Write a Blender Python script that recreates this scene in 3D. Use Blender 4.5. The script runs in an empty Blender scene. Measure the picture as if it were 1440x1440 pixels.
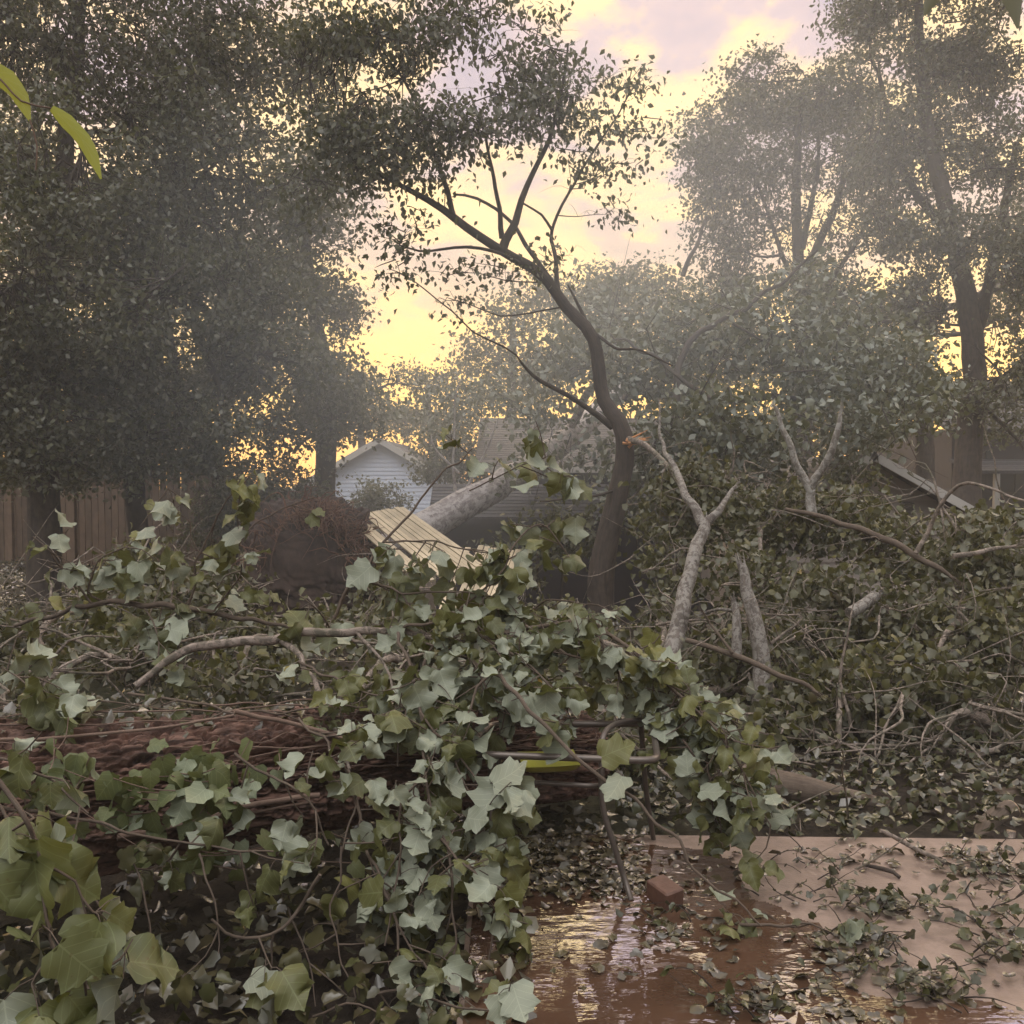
import bpy, math, random
import numpy as np
from math import radians as R, pi, sin, cos
rng = np.random.default_rng(7)
random.seed(7)
sc = bpy.context.scene
col = sc.collection

# ------------------------------------------------------------------ camera
CAM_H, F, PITCH = 1.6, 1400.0, R(-2.45)
cam_d = bpy.data.cameras.new('camera'); cam = bpy.data.objects.new('camera', cam_d); col.objects.link(cam)
cam.location = (0, 0, CAM_H); cam.rotation_euler = (pi/2 + PITCH, 0, 0)
cam_d.lens = 35; cam_d.sensor_width = 36; cam_d.clip_start = 0.05; cam_d.clip_end = 600
sc.camera = cam

# ------------------------------------------------------------------ world: dusk sky with broken cloud
w = bpy.data.worlds.new('World'); sc.world = w; w.use_nodes = True
nt = w.node_tree; nt.nodes.clear()
def N(t, kind, **kw):
    n = t.nodes.new(kind)
    for k, v in kw.items(): setattr(n, k, v)
    return n
def setin(n, **kw):
    for k, v in kw.items(): n.inputs[k.replace('_', ' ')].default_value = v
def mth(t, op, a, b=None, c=None):
    n = N(t, 'ShaderNodeMath', operation=op)
    for i, x in enumerate((a, b, c)):
        if x is None: continue
        if isinstance(x, (int, float)): n.inputs[i].default_value = x
        else: t.links.new(x, n.inputs[i])
    return n.outputs[0]
def ramp(t, fac, stops, interp='LINEAR'):
    n = N(t, 'ShaderNodeValToRGB'); n.color_ramp.interpolation = interp
    e = n.color_ramp.elements
    while len(e) < len(stops): e.new(0.5)
    for i, (p, c) in enumerate(stops):
        e[i].position = p; e[i].color = (c[0], c[1], c[2], 1)
    t.links.new(fac, n.inputs[0]); return n.outputs[0]
def mixc(t, f, a, b, mode='MIX'):
    n = N(t, 'ShaderNodeMix', data_type='RGBA', blend_type=mode)
    for i, x in ((0, f), (6, a), (7, b)):
        if isinstance(x, (int, float)): n.inputs[i].default_value = x
        elif isinstance(x, tuple): n.inputs[i].default_value = (*x[:3], 1)
        else: t.links.new(x, n.inputs[i])
    return n.outputs[2]
SUN_EL, SUN_ROT = R(60), R(150)
tc = N(nt, 'ShaderNodeTexCoord'); sep = N(nt, 'ShaderNodeSeparateXYZ')
nt.links.new(tc.outputs['Generated'], sep.inputs[0])
zz = mth(nt, 'MAXIMUM', sep.outputs['Z'], 0.0)
den = mth(nt, 'ADD', zz, 0.22)
cx = mth(nt, 'DIVIDE', sep.outputs['X'], den); cy = mth(nt, 'DIVIDE', sep.outputs['Y'], den)
comb = N(nt, 'ShaderNodeCombineXYZ'); nt.links.new(cx, comb.inputs[0]); nt.links.new(cy, comb.inputs[1])
nz = N(nt, 'ShaderNodeTexNoise'); setin(nz, Scale=3.4, Detail=6.0, Roughness=0.5, Distortion=0.4); nt.links.new(comb.outputs[0], nz.inputs['Vector'])
nz2 = N(nt, 'ShaderNodeTexNoise'); setin(nz2, Scale=6.0, Detail=4.0, Roughness=0.5); nt.links.new(comb.outputs[0], nz2.inputs['Vector'])
cl = mth(nt, 'ADD', mth(nt, 'MULTIPLY', nz.outputs[0], 0.75), mth(nt, 'MULTIPLY', nz2.outputs[0], 0.25))
cloud = ramp(nt, cl, [(0.38, (0.40, 0.35, 0.43)), (0.47, (0.55, 0.44, 0.46)), (0.52, (0.88, 0.66, 0.36)), (0.60, (1.15, 0.86, 0.38))])
glowramp = ramp(nt, zz, [(0.0, (1.5, 0.80, 0.20)), (0.08, (1.5, 0.94, 0.20)), (0.25, (1.25, 0.86, 0.30)), (0.6, (1, .85, .6))])
gf = ramp(nt, zz, [(0.0, (1, 1, 1)), (0.10, (0.85,)*3), (0.19, (0.32,)*3), (0.31, (0.0,)*3)])
front = mixc(nt, gf, cloud, glowramp)
back = ramp(nt, zz, [(0.0, (0.10, 0.09, 0.085)), (0.30, (0.30, 0.29, 0.28)), (0.55, (0.98, 0.98, 0.98)), (1.0, (1.34, 1.33, 1.36))])
ff = ramp(nt, mth(nt, 'ADD', mth(nt, 'MULTIPLY', sep.outputs['Y'], 0.5), 0.5), [(0.55, (0, 0, 0)), (0.85, (1, 1, 1))])
band = ramp(nt, zz, [(0.0, (1.55, 1.45, 1.38)), (0.422, (1.5, 1.42, 1.36)), (0.445, (10.5, 10.6, 11.0)), (0.56, (10.5, 10.6, 11.0)), (0.68, (1.6, 1.6, 1.6))])  # extra brightness added to the sky above the view for the puddle reflection
frontb = mixc(nt, 1.0, front, band, 'MULTIPLY')
skyc = mixc(nt, ff, back, frontb)
st = N(nt, 'ShaderNodeTexSky', sky_type='NISHITA'); st.sun_disc = False; st.sun_elevation = SUN_EL; st.sun_rotation = SUN_ROT
bg1 = N(nt, 'ShaderNodeBackground'); bg1.inputs['Strength'].default_value = 0.92; nt.links.new(skyc, bg1.inputs['Color'])
bg2 = N(nt, 'ShaderNodeBackground'); bg2.inputs['Strength'].default_value = 0.012; nt.links.new(st.outputs[0], bg2.inputs['Color'])
ad = N(nt, 'ShaderNodeAddShader'); nt.links.new(bg1.outputs[0], ad.inputs[0]); nt.links.new(bg2.outputs[0], ad.inputs[1])
wo = N(nt, 'ShaderNodeOutputWorld'); nt.links.new(ad.outputs[0], wo.inputs['Surface'])
w.cycles.sampling_method = 'AUTOMATIC'

sd = bpy.data.lights.new('sun', 'SUN'); sd.energy = 1.3; sd.angle = R(50); sd.color = (1.0, 0.97, 0.92)
sun = bpy.data.objects.new('sun', sd); col.objects.link(sun)
sun.rotation_euler = (R(30), 0, R(-30))       # from behind and above the camera
vs = sc.view_settings; vs.view_transform = 'Standard'; vs.look = 'None'; vs.gamma = 1; vs.use_curve_mapping = False
vs.exposure = 0.15
cy_ = sc.cycles
cy_.use_denoising = True; cy_.denoiser = 'OPENIMAGEDENOISE'; cy_.use_adaptive_sampling = True; cy_.adaptive_threshold = 0.02
cy_.max_bounces = 6; cy_.diffuse_bounces = 3; cy_.glossy_bounces = 3; cy_.transmission_bounces = 4; cy_.transparent_max_bounces = 8; cy_.volume_bounces = 1
cy_.sample_clamp_indirect = 4.0; cy_.caustics_reflective = False; cy_.caustics_refractive = False

# ------------------------------------------------------------------ helpers
def V(*a): return np.array(a, float)
def P(px, py, Y):
    """photo position (0..1440) at a true distance Y in front -> world point"""
    x = (px-720)/F; v = (720-py)/F
    dy = cos(PITCH) - v*sin(PITCH); dz = sin(PITCH) + v*cos(PITCH)
    s = Y/dy
    return V(x*s, Y, CAM_H + dz*s)
def PG(px, py, z=0.0):
    x = (px-720)/F; v = (720-py)/F
    dy = cos(PITCH) - v*sin(PITCH); dz = sin(PITCH) + v*cos(PITCH)
    s = (z-CAM_H)/dz
    return V(x*s, dy*s, z)
def sstep(a, b, x):
    t = np.clip((x-a)/(b-a), 0, 1); return t*t*(3-2*t)
def hashn(ix, iy, iz):
    h = np.sin(ix*127.1 + iy*311.7 + iz*74.7)*43758.5453
    return h - np.floor(h)
def vnoise(p):
    p = np.asarray(p, float); i = np.floor(p); f = p-i; f = f*f*(3-2*f)
    r = 0
    for a in (0, 1):
        for b in (0, 1):
            for c in (0, 1):
                wt = (f[..., 0] if a else 1-f[..., 0])*(f[..., 1] if b else 1-f[..., 1])*(f[..., 2] if c else 1-f[..., 2])
                r = r + wt*hashn(i[..., 0]+a, i[..., 1]+b, i[..., 2]+c)
    return r
def fbm(p, o=4):
    r = 0; a = 0.5; p = np.asarray(p, float)
    for k in range(o): r = r + a*vnoise(p); p = p*2.03+11.3; a *= 0.5
    return r
def gz(x, y):
    """terrain height"""
    x = np.asarray(x, float); y = np.asarray(y, float)
    drop = -1.3*sstep(9.5, 16, y)*sstep(-5.2, -2.5, x)
    p = np.stack([x*0.55, y*0.55, x*0], -1)
    bump = (fbm(p, 4)-0.47)*0.30*sstep(4.6, 7, y)
    far = sstep(70, 160, y)*6
    left = -0.05*sstep(-0.2, -0.7, x)*(1-sstep(3.5, 5, y))
    return drop+bump+far+left-0.02

class MB:
    """collects triangles and links them as ONE mesh"""
    def __init__(s): s.v = []; s.f = []; s.r = []; s.uv = []; s.n = 0
    def add(s, v, f, r=None, uv=None):
        v = np.asarray(v, float).reshape(-1, 3); f = np.asarray(f, int)
        if f.shape[1] == 4: f = np.concatenate([f[:, [0, 1, 2]], f[:, [0, 2, 3]]])
        s.v.append(v); s.f.append(f+s.n)
        s.r.append(np.full(len(v), 0.5) if r is None else np.broadcast_to(r, (len(v),)))
        s.uv.append(np.zeros((len(v), 2)) if uv is None else uv)
        s.n += len(v); return s
    def build(s, name, m, parent=None, smooth=True):
        if s.n == 0: return None
        v = np.concatenate(s.v); f = np.concatenate(s.f); r = np.concatenate(s.r); uv = np.concatenate(s.uv)
        if parent is not None:
            v = v - np.array(parent.matrix_basis.translation)
        me = bpy.data.meshes.new(name)
        me.vertices.add(len(v)); me.vertices.foreach_set('co', v.astype(np.float32).ravel())
        me.loops.add(len(f)*3); me.loops.foreach_set('vertex_index', f.astype(np.int32).ravel())
        me.polygons.add(len(f)); me.polygons.foreach_set('loop_start', (np.arange(len(f))*3).astype(np.int32))
        me.polygons.foreach_set('use_smooth', np.full(len(f), smooth))
        me.update(calc_edges=True)
        a = me.attributes.new('rnd', 'FLOAT', 'POINT'); a.data.foreach_set('value', r.astype(np.float32))
        a = me.attributes.new('luv', 'FLOAT_VECTOR', 'POINT')
        a.data.foreach_set('vector', np.concatenate([uv, uv[:, :1]*0], 1).astype(np.float32).ravel())
        me.materials.append(m); me.validate()
        o = bpy.data.objects.new(name, me); col.objects.link(o)
        if parent is not None: o.parent = parent
        return o
def thing(name, label, cat, loc, group=None):
    o = bpy.data.objects.new(name, None); col.objects.link(o); o.location = tuple(float(q) for q in loc)
    o.empty_display_size = 0.2; o['label'] = label; o['category'] = cat
    if group: o['group'] = group
    return o
def tag(o, label, cat, group=None, kind=None):
    o['label'] = label; o['category'] = cat
    if group: o['group'] = group
    if kind: o['kind'] = kind
    return o
def recentre(o):
    """put a one-mesh thing's origin at its base"""
    me = o.data; n = len(me.vertices); a = np.empty(n*3, np.float32); me.vertices.foreach_get('co', a); a = a.reshape(-1, 3)
    c = np.array([a[:, 0].mean(), a[:, 1].mean(), a[:, 2].min()], np.float32)
    me.vertices.foreach_set('co', (a-c).ravel()); o.location = tuple(float(q) for q in c); me.update(); return o
def smooth_path(pts, rad, step=0.12, wob=0.0, seed=0):
    """Catmull-Rom through pts with radii, resampled"""
    pts = np.asarray(pts, float); rad = np.asarray(rad, float)
    if len(pts) == 2:
        m = (pts[0]+pts[1])/2; pts = np.array([pts[0], m, pts[1]]); rad = np.array([rad[0], (rad[0]+rad[-1])/2, rad[-1]])
    if len(rad) != len(pts): rad = np.interp(np.linspace(0, 1, len(pts)), np.linspace(0, 1, len(rad)), rad)
    q = np.vstack([2*pts[0]-pts[1], pts, 2*pts[-1]-pts[-2]])
    out = []; ro = []
    for i in range(len(pts)-1):
        L = np.linalg.norm(pts[i+1]-pts[i]); n = max(2, int(L/step))
        t = np.linspace(0, 1, n, endpoint=False)[:, None]
        p0, p1, p2, p3 = q[i], q[i+1], q[i+2], q[i+3]
        out.append(0.5*((2*p1)+(-p0+p2)*t+(2*p0-5*p1+4*p2-p3)*t**2+(-p0+3*p1-3*p2+p3)*t**3))
        ro.append(rad[i]+(rad[i+1]-rad[i])*t[:, 0])
    out.append(pts[-1:]); ro.append(rad[-1:])
    p = np.vstack(out); r = np.concatenate(ro)
    if wob:
        s = np.linspace(0, len(p)*0.35, len(p))
        for k in range(3):
            p[:, k] += wob*(vnoise(np.stack([s, s*0+seed*3.1+k*7, s*0], -1))-0.5)*np.minimum(1, np.arange(len(p))/3.0)
    return p, r
def tube(mb, pts, rad, n=6, cap=True, rr=0.5, lump=0.0, seed=0):
    p = np.asarray(pts, float); m = len(p)
    rad = np.broadcast_to(np.asarray(rad, float), (m,)) if np.ndim(rad) == 0 or len(np.atleast_1d(rad)) == m else np.interp(np.linspace(0, 1, m), np.linspace(0, 1, len(rad)), rad)
    t = np.gradient(p, axis=0); t /= np.linalg.norm(t, axis=1, keepdims=True)+1e-9
    u = np.zeros_like(t); ref = V(0, 0, 1) if abs(t[0, 2]) < 0.9 else V(1, 0, 0)
    a = np.cross(t[0], ref); a /= np.linalg.norm(a)
    for i in range(m):
        a = a-t[i]*np.dot(a, t[i]); a /= np.linalg.norm(a)+1e-9; u[i] = a
    b = np.cross(t, u)
    ang = np.arange(n)*2*pi/n
    ring = np.cos(ang)[None, :, None]*u[:, None, :]+np.sin(ang)[None, :, None]*b[:, None, :]
    L = np.concatenate([[0], np.cumsum(np.linalg.norm(np.diff(p, axis=0), axis=1))])
    rr_ = rad[:, None]*np.ones(n)[None]
    if lump:
        q = np.stack([np.cos(ang)[None]*1.6+0*L[:, None], np.sin(ang)[None]*1.6+0*L[:, None], L[:, None]*3+seed+0*ang[None]], -1)
        rr_ = rr_*(1+lump*(fbm(q, 3)-0.45)*2)
    v = p[:, None, :]+ring*rr_[..., None]
    i = np.arange(m-1)[:, None]; j = np.arange(n)[None]; jn = (j+1) % n
    f = np.stack([i*n+j, i*n+jn, (i+1)*n+jn, (i+1)*n+j], -1).reshape(-1, 4)
    uv = np.stack([np.broadcast_to(ang/(2*pi), (m, n)), np.broadcast_to(L[:, None], (m, n))], -1).reshape(-1, 2)
    vv = v.reshape(-1, 3)
    mb.add(vv, f, rr, uv)
    if cap:
        for e in (0, m-1):
            c = np.vstack([v[e], p[e]]); k = np.arange(n)
            fc = np.stack([k, (k+1) % n, np.full(n, n)], -1)
            if e == 0: fc = fc[:, ::-1]
            mb.add(c, fc, rr)
def box(mb, c, s, rot=None, r=0.5, bev=0.0):
    c = np.asarray(c, float); s = np.asarray(s, float)/2
    if bev:
        b = min(bev, s.min()*0.45); vs = []
        for sx in (-1, 1):
            for sy in (-1, 1):
                for sz in (-1, 1):
                    S = V(sx, sy, sz)
                    for k in range(3):
                        q = S*(s-b); q[k] = S[k]*s[k]; vs.append(q)
        import bmesh
        bm = bmesh.new(); [bm.verts.new(q) for q in vs]; bmesh.ops.convex_hull(bm, input=bm.verts); bmesh.ops.triangulate(bm, faces=bm.faces)
        bm.verts.index_update(); v = np.array([q.co for q in bm.verts]); f = np.array([[q.index for q in fa.verts] for fa in bm.faces]); bm.free()
    else:
        v = np.array([[x, y, z] for x in (-1, 1) for y in (-1, 1) for z in (-1, 1)])*s
        f = np.array([[0, 1, 3, 2], [4, 6, 7, 5], [0, 4, 5, 1], [2, 3, 7, 6], [0, 2, 6, 4], [1, 5, 7, 3]])
    if rot is not None: v = v @ np.asarray(rot).T
    mb.add(v+c, f, r)
def rotz(a): return np.array([[cos(a), -sin(a), 0], [sin(a), cos(a), 0], [0, 0, 1]])
def rotx(a): return np.array([[1, 0, 0], [0, cos(a), -sin(a)], [0, sin(a), cos(a)]])
def roty(a): return np.array([[cos(a), 0, sin(a)], [0, 1, 0], [-sin(a), 0, cos(a)]])

# ---- leaves
def T_simple(fold=0.25):
    v = np.array([[0, 0, 0], [.30, .38, fold*.30], [0, .45, 0], [-.30, .38, fold*.30], [.16, .75, fold*.1-.04], [-.16, .75, fold*.1-.04], [0, 1.0, -.14]])
    f = np.array([[0, 1, 2], [0, 2, 3], [1, 4, 2], [2, 5, 3], [4, 6, 2], [2, 6, 5]])
    return v, f
def T_kite(fold=.3):
    v = np.array([[0, 0, 0], [.34, .45, fold*.3], [0, 1., -.12], [-.34, .45, fold*.3], [0, .5, -.02]])
    return v, np.array([[0, 1, 4], [1, 2, 4], [4, 2, 3], [0, 4, 3]])
def T_lobed(fold=0.2, curl=0.2, twist=0.0, wav=0.03, rs=0, pinch=1.0):
    half = np.array([[.0, 0], [.14, -.05], [.29, -.03], [.41, .04], [.51, .12], [.48, .22], [.43, .31], [.41, .40], [.46, .50], [.53, .63], [.43, .67], [.34, .70], [.27, .75], [.20, .83], [.11, .92], [.0, 1.0]])
    rr = np.random.default_rng(rs)
    hr = half.copy(); hr[1:-1] += rr.normal(0, .022, (14, 2)); hl = half.copy(); hl[1:-1] += rr.normal(0, .022, (14, 2)); hl[:, 0] *= -1
    yy = np.linspace(0, 1, 7)
    pts = [(0, y) for y in yy]
    def side(h):
        base = len(pts)
        inner = h*V(.5, 1); inner[:, 1] = inner[:, 1]*.5+.5*np.clip(inner[:, 1], .1, .9)
        for q in h[1:-1]: pts.append(tuple(q))
        b2 = len(pts)
        for q in inner[1:-1]: pts.append(tuple(q))
        fs = []
        n = 14
        for k in range(n-1):
            fs += [(base+k, base+k+1, b2+k+1), (base+k, b2+k+1, b2+k)]
        mid = lambda y: int(np.argmin(abs(yy-y)))
        prev = None
        for k in range(n-1):
            m0 = mid(pts[b2+k][1]); m1 = mid(pts[b2+k+1][1])
            fs.append((b2+k, b2+k+1, m0))
            if m1 != m0: fs.append((m0, b2+k+1, m1))
        fs += [(0, base, b2), (base+n-1, 6, b2+n-1), (b2+n-1, 6, mid(pts[b2+n-1][1]))]
        m0 = mid(pts[b2][1])
        if m0 != 0: fs.append((0, b2, m0))
        return fs
    f = side(hr); f2 = side(hl)
    f = [t for t in f]+[(a, c, b) for a, b, c in f2]
    q = np.array(pts); x, y = q[:, 0], q[:, 1]
    z = fold*np.abs(x) - curl*(y-.2)**2*np.where(y > .2, 1, 0) + wav*np.sin(9*y+rs)*np.abs(x)*4 - curl*1.4*x**2 + twist*x*y
    v = np.stack([x*pinch, y*(1-.15*curl), z], -1)
    return v, np.array(f), q
LOBED = [T_lobed(.10, .25, 0, .03, 1), T_lobed(.35, .45, .2, .05, 2, .85), T_lobed(.65, .3, -.2, .06, 3, .7), T_lobed(-.15, .6, .3, .05, 4), T_lobed(.25, .1, -.4, .07, 5, .92), T_lobed(.9, .7, .1, .06, 6, .5), T_lobed(-.45, .35, .25, .05, 7, .8)]
LOBED_UV = [t[2] for t in LOBED]
def T_mini(k):
    h = [(0, 0), (.30, -.03), (.48, .15), (.41, .38), (.46, .60), (.27, .75), (0, 1)]
    pts = [(0, .35)]+h+[(-x, y) for x, y in h[1:-1]][::-1]
    q = np.array(pts); f = [(0, i, i+1) for i in range(1, 12)]+[(0, 12, 1)]
    fold, curl = [(.2, .3), (.6, .2), (-.3, .5), (.4, .7)][k]
    x, y = q[:, 0], q[:, 1]
    return np.stack([x*(1-.4*abs(fold)), y, fold*abs(x)-curl*(y-.3)**2], -1), np.array(f), q
MINI = [T_mini(k) for k in range(4)]
SIMPLE = [T_simple(.2)+(None,), T_simple(.6)+(None,), T_kite(.1)+(None,)]
KITE = [T_kite(.2)+(None,), T_kite(.7)+(None,), T_kite(-.3)+(None,)]
def leaves(mb, pos, size, tmpl, down=0.5, face=None, facew=0.0, flat=0.0, flip=0.35, rrange=(0, 1), tipdir=None):
    """pos (n,3): where each leaf hangs.  down: how much tips droop; face: direction upper sides lean to"""
    pos = np.asarray(pos, float); n = len(pos)
    if n == 0: return
    size = np.broadcast_to(size, (n,))*rng.uniform(.65, 1.25, n)
    tip = rng.normal(size=(n, 3)); tip /= np.linalg.norm(tip, axis=1, keepdims=True)
    tip[:, 2] *= (1-flat)
    tip = tip + V(0, 0, -1)*down*rng.uniform(.4, 1.6, n)[:, None]
    if tipdir is not None: tip = tip+tipdir
    tip /= np.linalg.norm(tip, axis=1, keepdims=True)+1e-9
    nr = rng.normal(size=(n, 3))*0.6 + V(0, 0, 1)*(0.8+2*flat)
    if face is not None: nr = nr + np.asarray(face)*facew
    nr *= np.where(rng.random(n) < flip, -1, 1)[:, None]
    nr -= tip*np.sum(nr*tip, 1)[:, None]; nr /= np.linalg.norm(nr, axis=1, keepdims=True)+1e-9
    sd_ = np.cross(tip, nr)
    which = rng.integers(0, len(tmpl), n); rv = np.clip(rng.random(n)*.60+(fbm(pos*1.3+5, 3)-.44)*1.3+.19, 0, .95); rv = np.where(rng.random(n) < .012, 1-.05*rng.random(n), rv)
    for k, (tv, tf, tuv) in enumerate(tmpl):
        idx = np.where(which == k)[0]
        if len(idx) == 0: continue
        s = size[idx][:, None, None]
        v = pos[idx][:, None]+s*(tv[None, :, 0:1]*sd_[idx][:, None]+tv[None, :, 1:2]*tip[idx][:, None]+tv[None, :, 2:3]*nr[idx][:, None])
        f = (tf[None]+np.arange(len(idx))[:, None, None]*len(tv)).reshape(-1, 3)
        u = tuv if tuv is not None else tv[:, :2]
        mb.add(v.reshape(-1, 3), f, np.repeat(rv[idx], len(tv)), np.tile(u, (len(idx), 1)))

# ------------------------------------------------------------------ materials
def newmat(name):
    m = bpy.data.materials.new(name); m.use_nodes = True; t = m.node_tree; t.nodes.clear()
    o = N(t, 'ShaderNodeOutputMaterial'); b = N(t, 'ShaderNodeBsdfPrincipled'); t.links.new(b.outputs[0], o.inputs[0])
    return m, t, b, o
def leafmat(name, tops, back, rough=0.45, trans=0.25, veins=False, spec=0.4):
    m, t, b, o = newmat(name)
    at = N(t, 'ShaderNodeAttribute', attribute_name='rnd')
    topc = ramp(t, at.outputs['Fac'], tops)
    tcn = N(t, 'ShaderNodeTexCoord')
    nn = N(t, 'ShaderNodeTexNoise'); setin(nn, Scale=18.0, Detail=3.0); t.links.new(tcn.outputs['Object'], nn.inputs['Vector'])
    topc = mixc(t, mth(t, 'MULTIPLY', nn.outputs[0], 0.55), topc, (0.11, 0.10, 0.035))
    backc = mixc(t, at.outputs['Fac'], back, tuple(c*0.72 for c in back))
    if veins:
        av = N(t, 'ShaderNodeAttribute', attribute_name='luv'); sp = N(t, 'ShaderNodeSeparateXYZ'); t.links.new(av.outputs['Vector'], sp.inputs[0])
        ax = mth(t, 'ABSOLUTE', sp.outputs[0])
        d = mth(t, 'FRACT', mth(t, 'MULTIPLY', mth(t, 'SUBTRACT', sp.outputs[1], mth(t, 'MULTIPLY', ax, 0.75)), 5.0))
        side_ = mth(t, 'LESS_THAN', mth(t, 'ABSOLUTE', mth(t, 'SUBTRACT', d, 0.5)), 0.045)
        midr = mth(t, 'LESS_THAN', ax, 0.014)
        vf = mth(t, 'MULTIPLY', mth(t, 'MAXIMUM', side_, midr), 0.24)
        topc = mixc(t, vf, topc, (0.30, 0.34, 0.16)); backc = mixc(t, vf, backc, (0.52, 0.55, 0.40))
        n3 = N(t, 'ShaderNodeTexNoise'); setin(n3, Scale=60.0, Detail=2.0); t.links.new(tcn.outputs['Object'], n3.inputs['Vector'])
        spot = ramp(t, n3.outputs[0], [(0.70, (0, 0, 0)), (0.76, (1, 1, 1))])
        topc = mixc(t, mth(t, 'MULTIPLY', spot, 0.5), topc, (0.10, 0.05, 0.02))
        bp = N(t, 'ShaderNodeBump'); setin(bp, Strength=0.35, Distance=0.003); t.links.new(mth(t, 'ADD', nn.outputs[0], vf), bp.inputs['Height']); t.links.new(bp.outputs[0], b.inputs['Normal'])
    g = N(t, 'ShaderNodeNewGeometry')
    c = mixc(t, g.outputs['Backfacing'], topc, backc)
    t.links.new(c, b.inputs['Base Color']); setin(b, Roughness=rough); b.inputs['Specular IOR Level'].default_value = spec
    tr = N(t, 'ShaderNodeBsdfTranslucent')
    trc = mixc(t, 0.5, topc, (0.22, 0.24, 0.03)); t.links.new(trc, tr.inputs['Color'])
    mx = N(t, 'ShaderNodeMixShader'); mx.inputs[0].default_value = trans
    t.links.new(b.outputs[0], mx.inputs[1]); t.links.new(tr.outputs[0], mx.inputs[2]); t.links.new(mx.outputs[0], o.inputs[0])
    return m
LF_NEAR = leafmat('poplar leaf', [(0, (.065, .072, .032)), (.5, (.105, .112, .042)), (.85, (.15, .145, .042)), (.975, (.19, .18, .05)), (.99, (.36, .22, .04)), (1, (.45, .22, .03))], (.31, .33, .245), .45, .18, True)
LF_IVY = leafmat('ivy leaf', [(0, (.075, .10, .04)), (.6, (.13, .155, .065)), (1, (.18, .19, .075))], (.25, .28, .18), .5, .18, True)
LF_MID = leafmat('brush leaf', [(0, (.045, .028, .018)), (.14, (.060, .040, .022)), (.16, (.032, .036, .018)), (.5, (.082, .078, .034)), (.9, (.145, .125, .040)), (.98, (.19, .15, .04)), (1, (.26, .14, .03))], (.165, .158, .112), .45, .2)
LF_CROWN = leafmat('wilting hazed crown leaf', [(0, (.07, .075, .045)), (.6, (.11, .115, .065)), (1, (.16, .15, .07))], (.29, .30, .25), .45, .2)  # wilting leaf, colours also paled to carry the haze over the crown
LF_TREE = leafmat('tree leaf', [(0, (.042, .046, .030)), (.6, (.068, .072, .040)), (1, (.105, .105, .05))], (.21, .205, .165), .42, .25)
LF_DIST = leafmat('far leaf', [(0, (.045, .05, .033)), (.6, (.07, .076, .043)), (1, (.11, .11, .052))], (.12, .13, .10), .5, .3)
LF_DEAD = leafmat('wet litter leaf', [(0, (.025, .019, .015)), (.4, (.06, .042, .03)), (.8, (.09, .072, .045)), (1, (.17, .13, .08))], (.10, .085, .065), .2, .05, False, .7)
LF_BIG = leafmat('large olive leaf', [(0, (.10, .115, .05)), (.6, (.15, .165, .065)), (.93, (.21, .20, .06)), (1, (.30, .22, .05))], (.30, .32, .25), .45, .25, True)
LF_SHADE = leafmat('shade darkened leaf', [(0, (.03, .028, .015)), (.6, (.055, .052, .024)), (1, (.09, .075, .03))], (.11, .105, .075), .5, .12)  # darker leaf copy, shade below the trunk put into its colour
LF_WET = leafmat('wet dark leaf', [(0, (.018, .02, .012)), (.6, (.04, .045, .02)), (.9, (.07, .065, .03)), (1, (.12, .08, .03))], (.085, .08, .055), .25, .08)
LF_YEL = leafmat('yellow green leaf', [(0, (.35, .42, .05)), (1, (.45, .48, .08))], (.45, .5, .15), .4, .6, True)

def bark(name, c1, c2, scale=6.0, stretch=6.0, bump=0.6, patches=None, rough=.85, moss=0.0):
    m, t, b, o = newmat(name)
    av = N(t, 'ShaderNodeAttribute', attribute_name='luv')
    tcn = N(t, 'ShaderNodeTexCoord')
    nn = N(t, 'ShaderNodeTexNoise'); setin(nn, Scale=scale, Detail=8.0, Roughness=0.65); t.links.new(tcn.outputs['Object'], nn.inputs['Vector'])
    wv = N(t, 'ShaderNodeMapping'); wv.inputs['Scale'].default_value = (14, 14/stretch, 1); t.links.new(av.outputs['Vector'], wv.inputs['Vector'])
    vo = N(t, 'ShaderNodeTexNoise'); setin(vo, Scale=2.0, Detail=6.0, Roughness=0.6, Distortion=.6); t.links.new(wv.outputs[0], vo.inputs['Vector'])
    h = mth(t, 'ADD', mth(t, 'MULTIPLY', vo.outputs[0], 0.6), mth(t, 'MULTIPLY', nn.outputs[0], 0.5))
    c = ramp(t, h, [(0.40, c1), (0.68, c2)])
    if patches:
        pn = N(t, 'ShaderNodeTexNoise'); setin(pn, Scale=patches[1], Detail=7.0, Roughness=0.7, Distortion=.5); t.links.new(tcn.outputs['Object'], pn.inputs['Vector'])
        pf = ramp(t, pn.outputs[0], [(0.47, (0, 0, 0)), (0.53, (1, 1, 1))])
        c = mixc(t, pf, c, patches[0])
    if moss:
        pn = N(t, 'ShaderNodeTexNoise'); setin(pn, Scale=4.0, Detail=5.0); t.links.new(tcn.outputs['Object'], pn.inputs['Vector'])
        pf = ramp(t, pn.outputs[0], [(0.5, (0, 0, 0)), (0.62, (moss,)*3)]); c = mixc(t, pf, c, (0.06, 0.075, 0.03))
    t.links.new(c, b.inputs['Base Color']); setin(b, Roughness=rough)
    bp = N(t, 'ShaderNodeBump'); setin(bp, Strength=bump, Distance=0.02); t.links.new(h, bp.inputs['Height']); t.links.new(bp.outputs[0], b.inputs['Normal'])
    return m
BK_TREE = bark('brown bark', (.030, .022, .018), (.085, .062, .05), 8, 6, .7)
BK_TWIG = bark('twig bark', (.055, .036, .026), (.13, .095, .07), 12, 3, .3)
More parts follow.
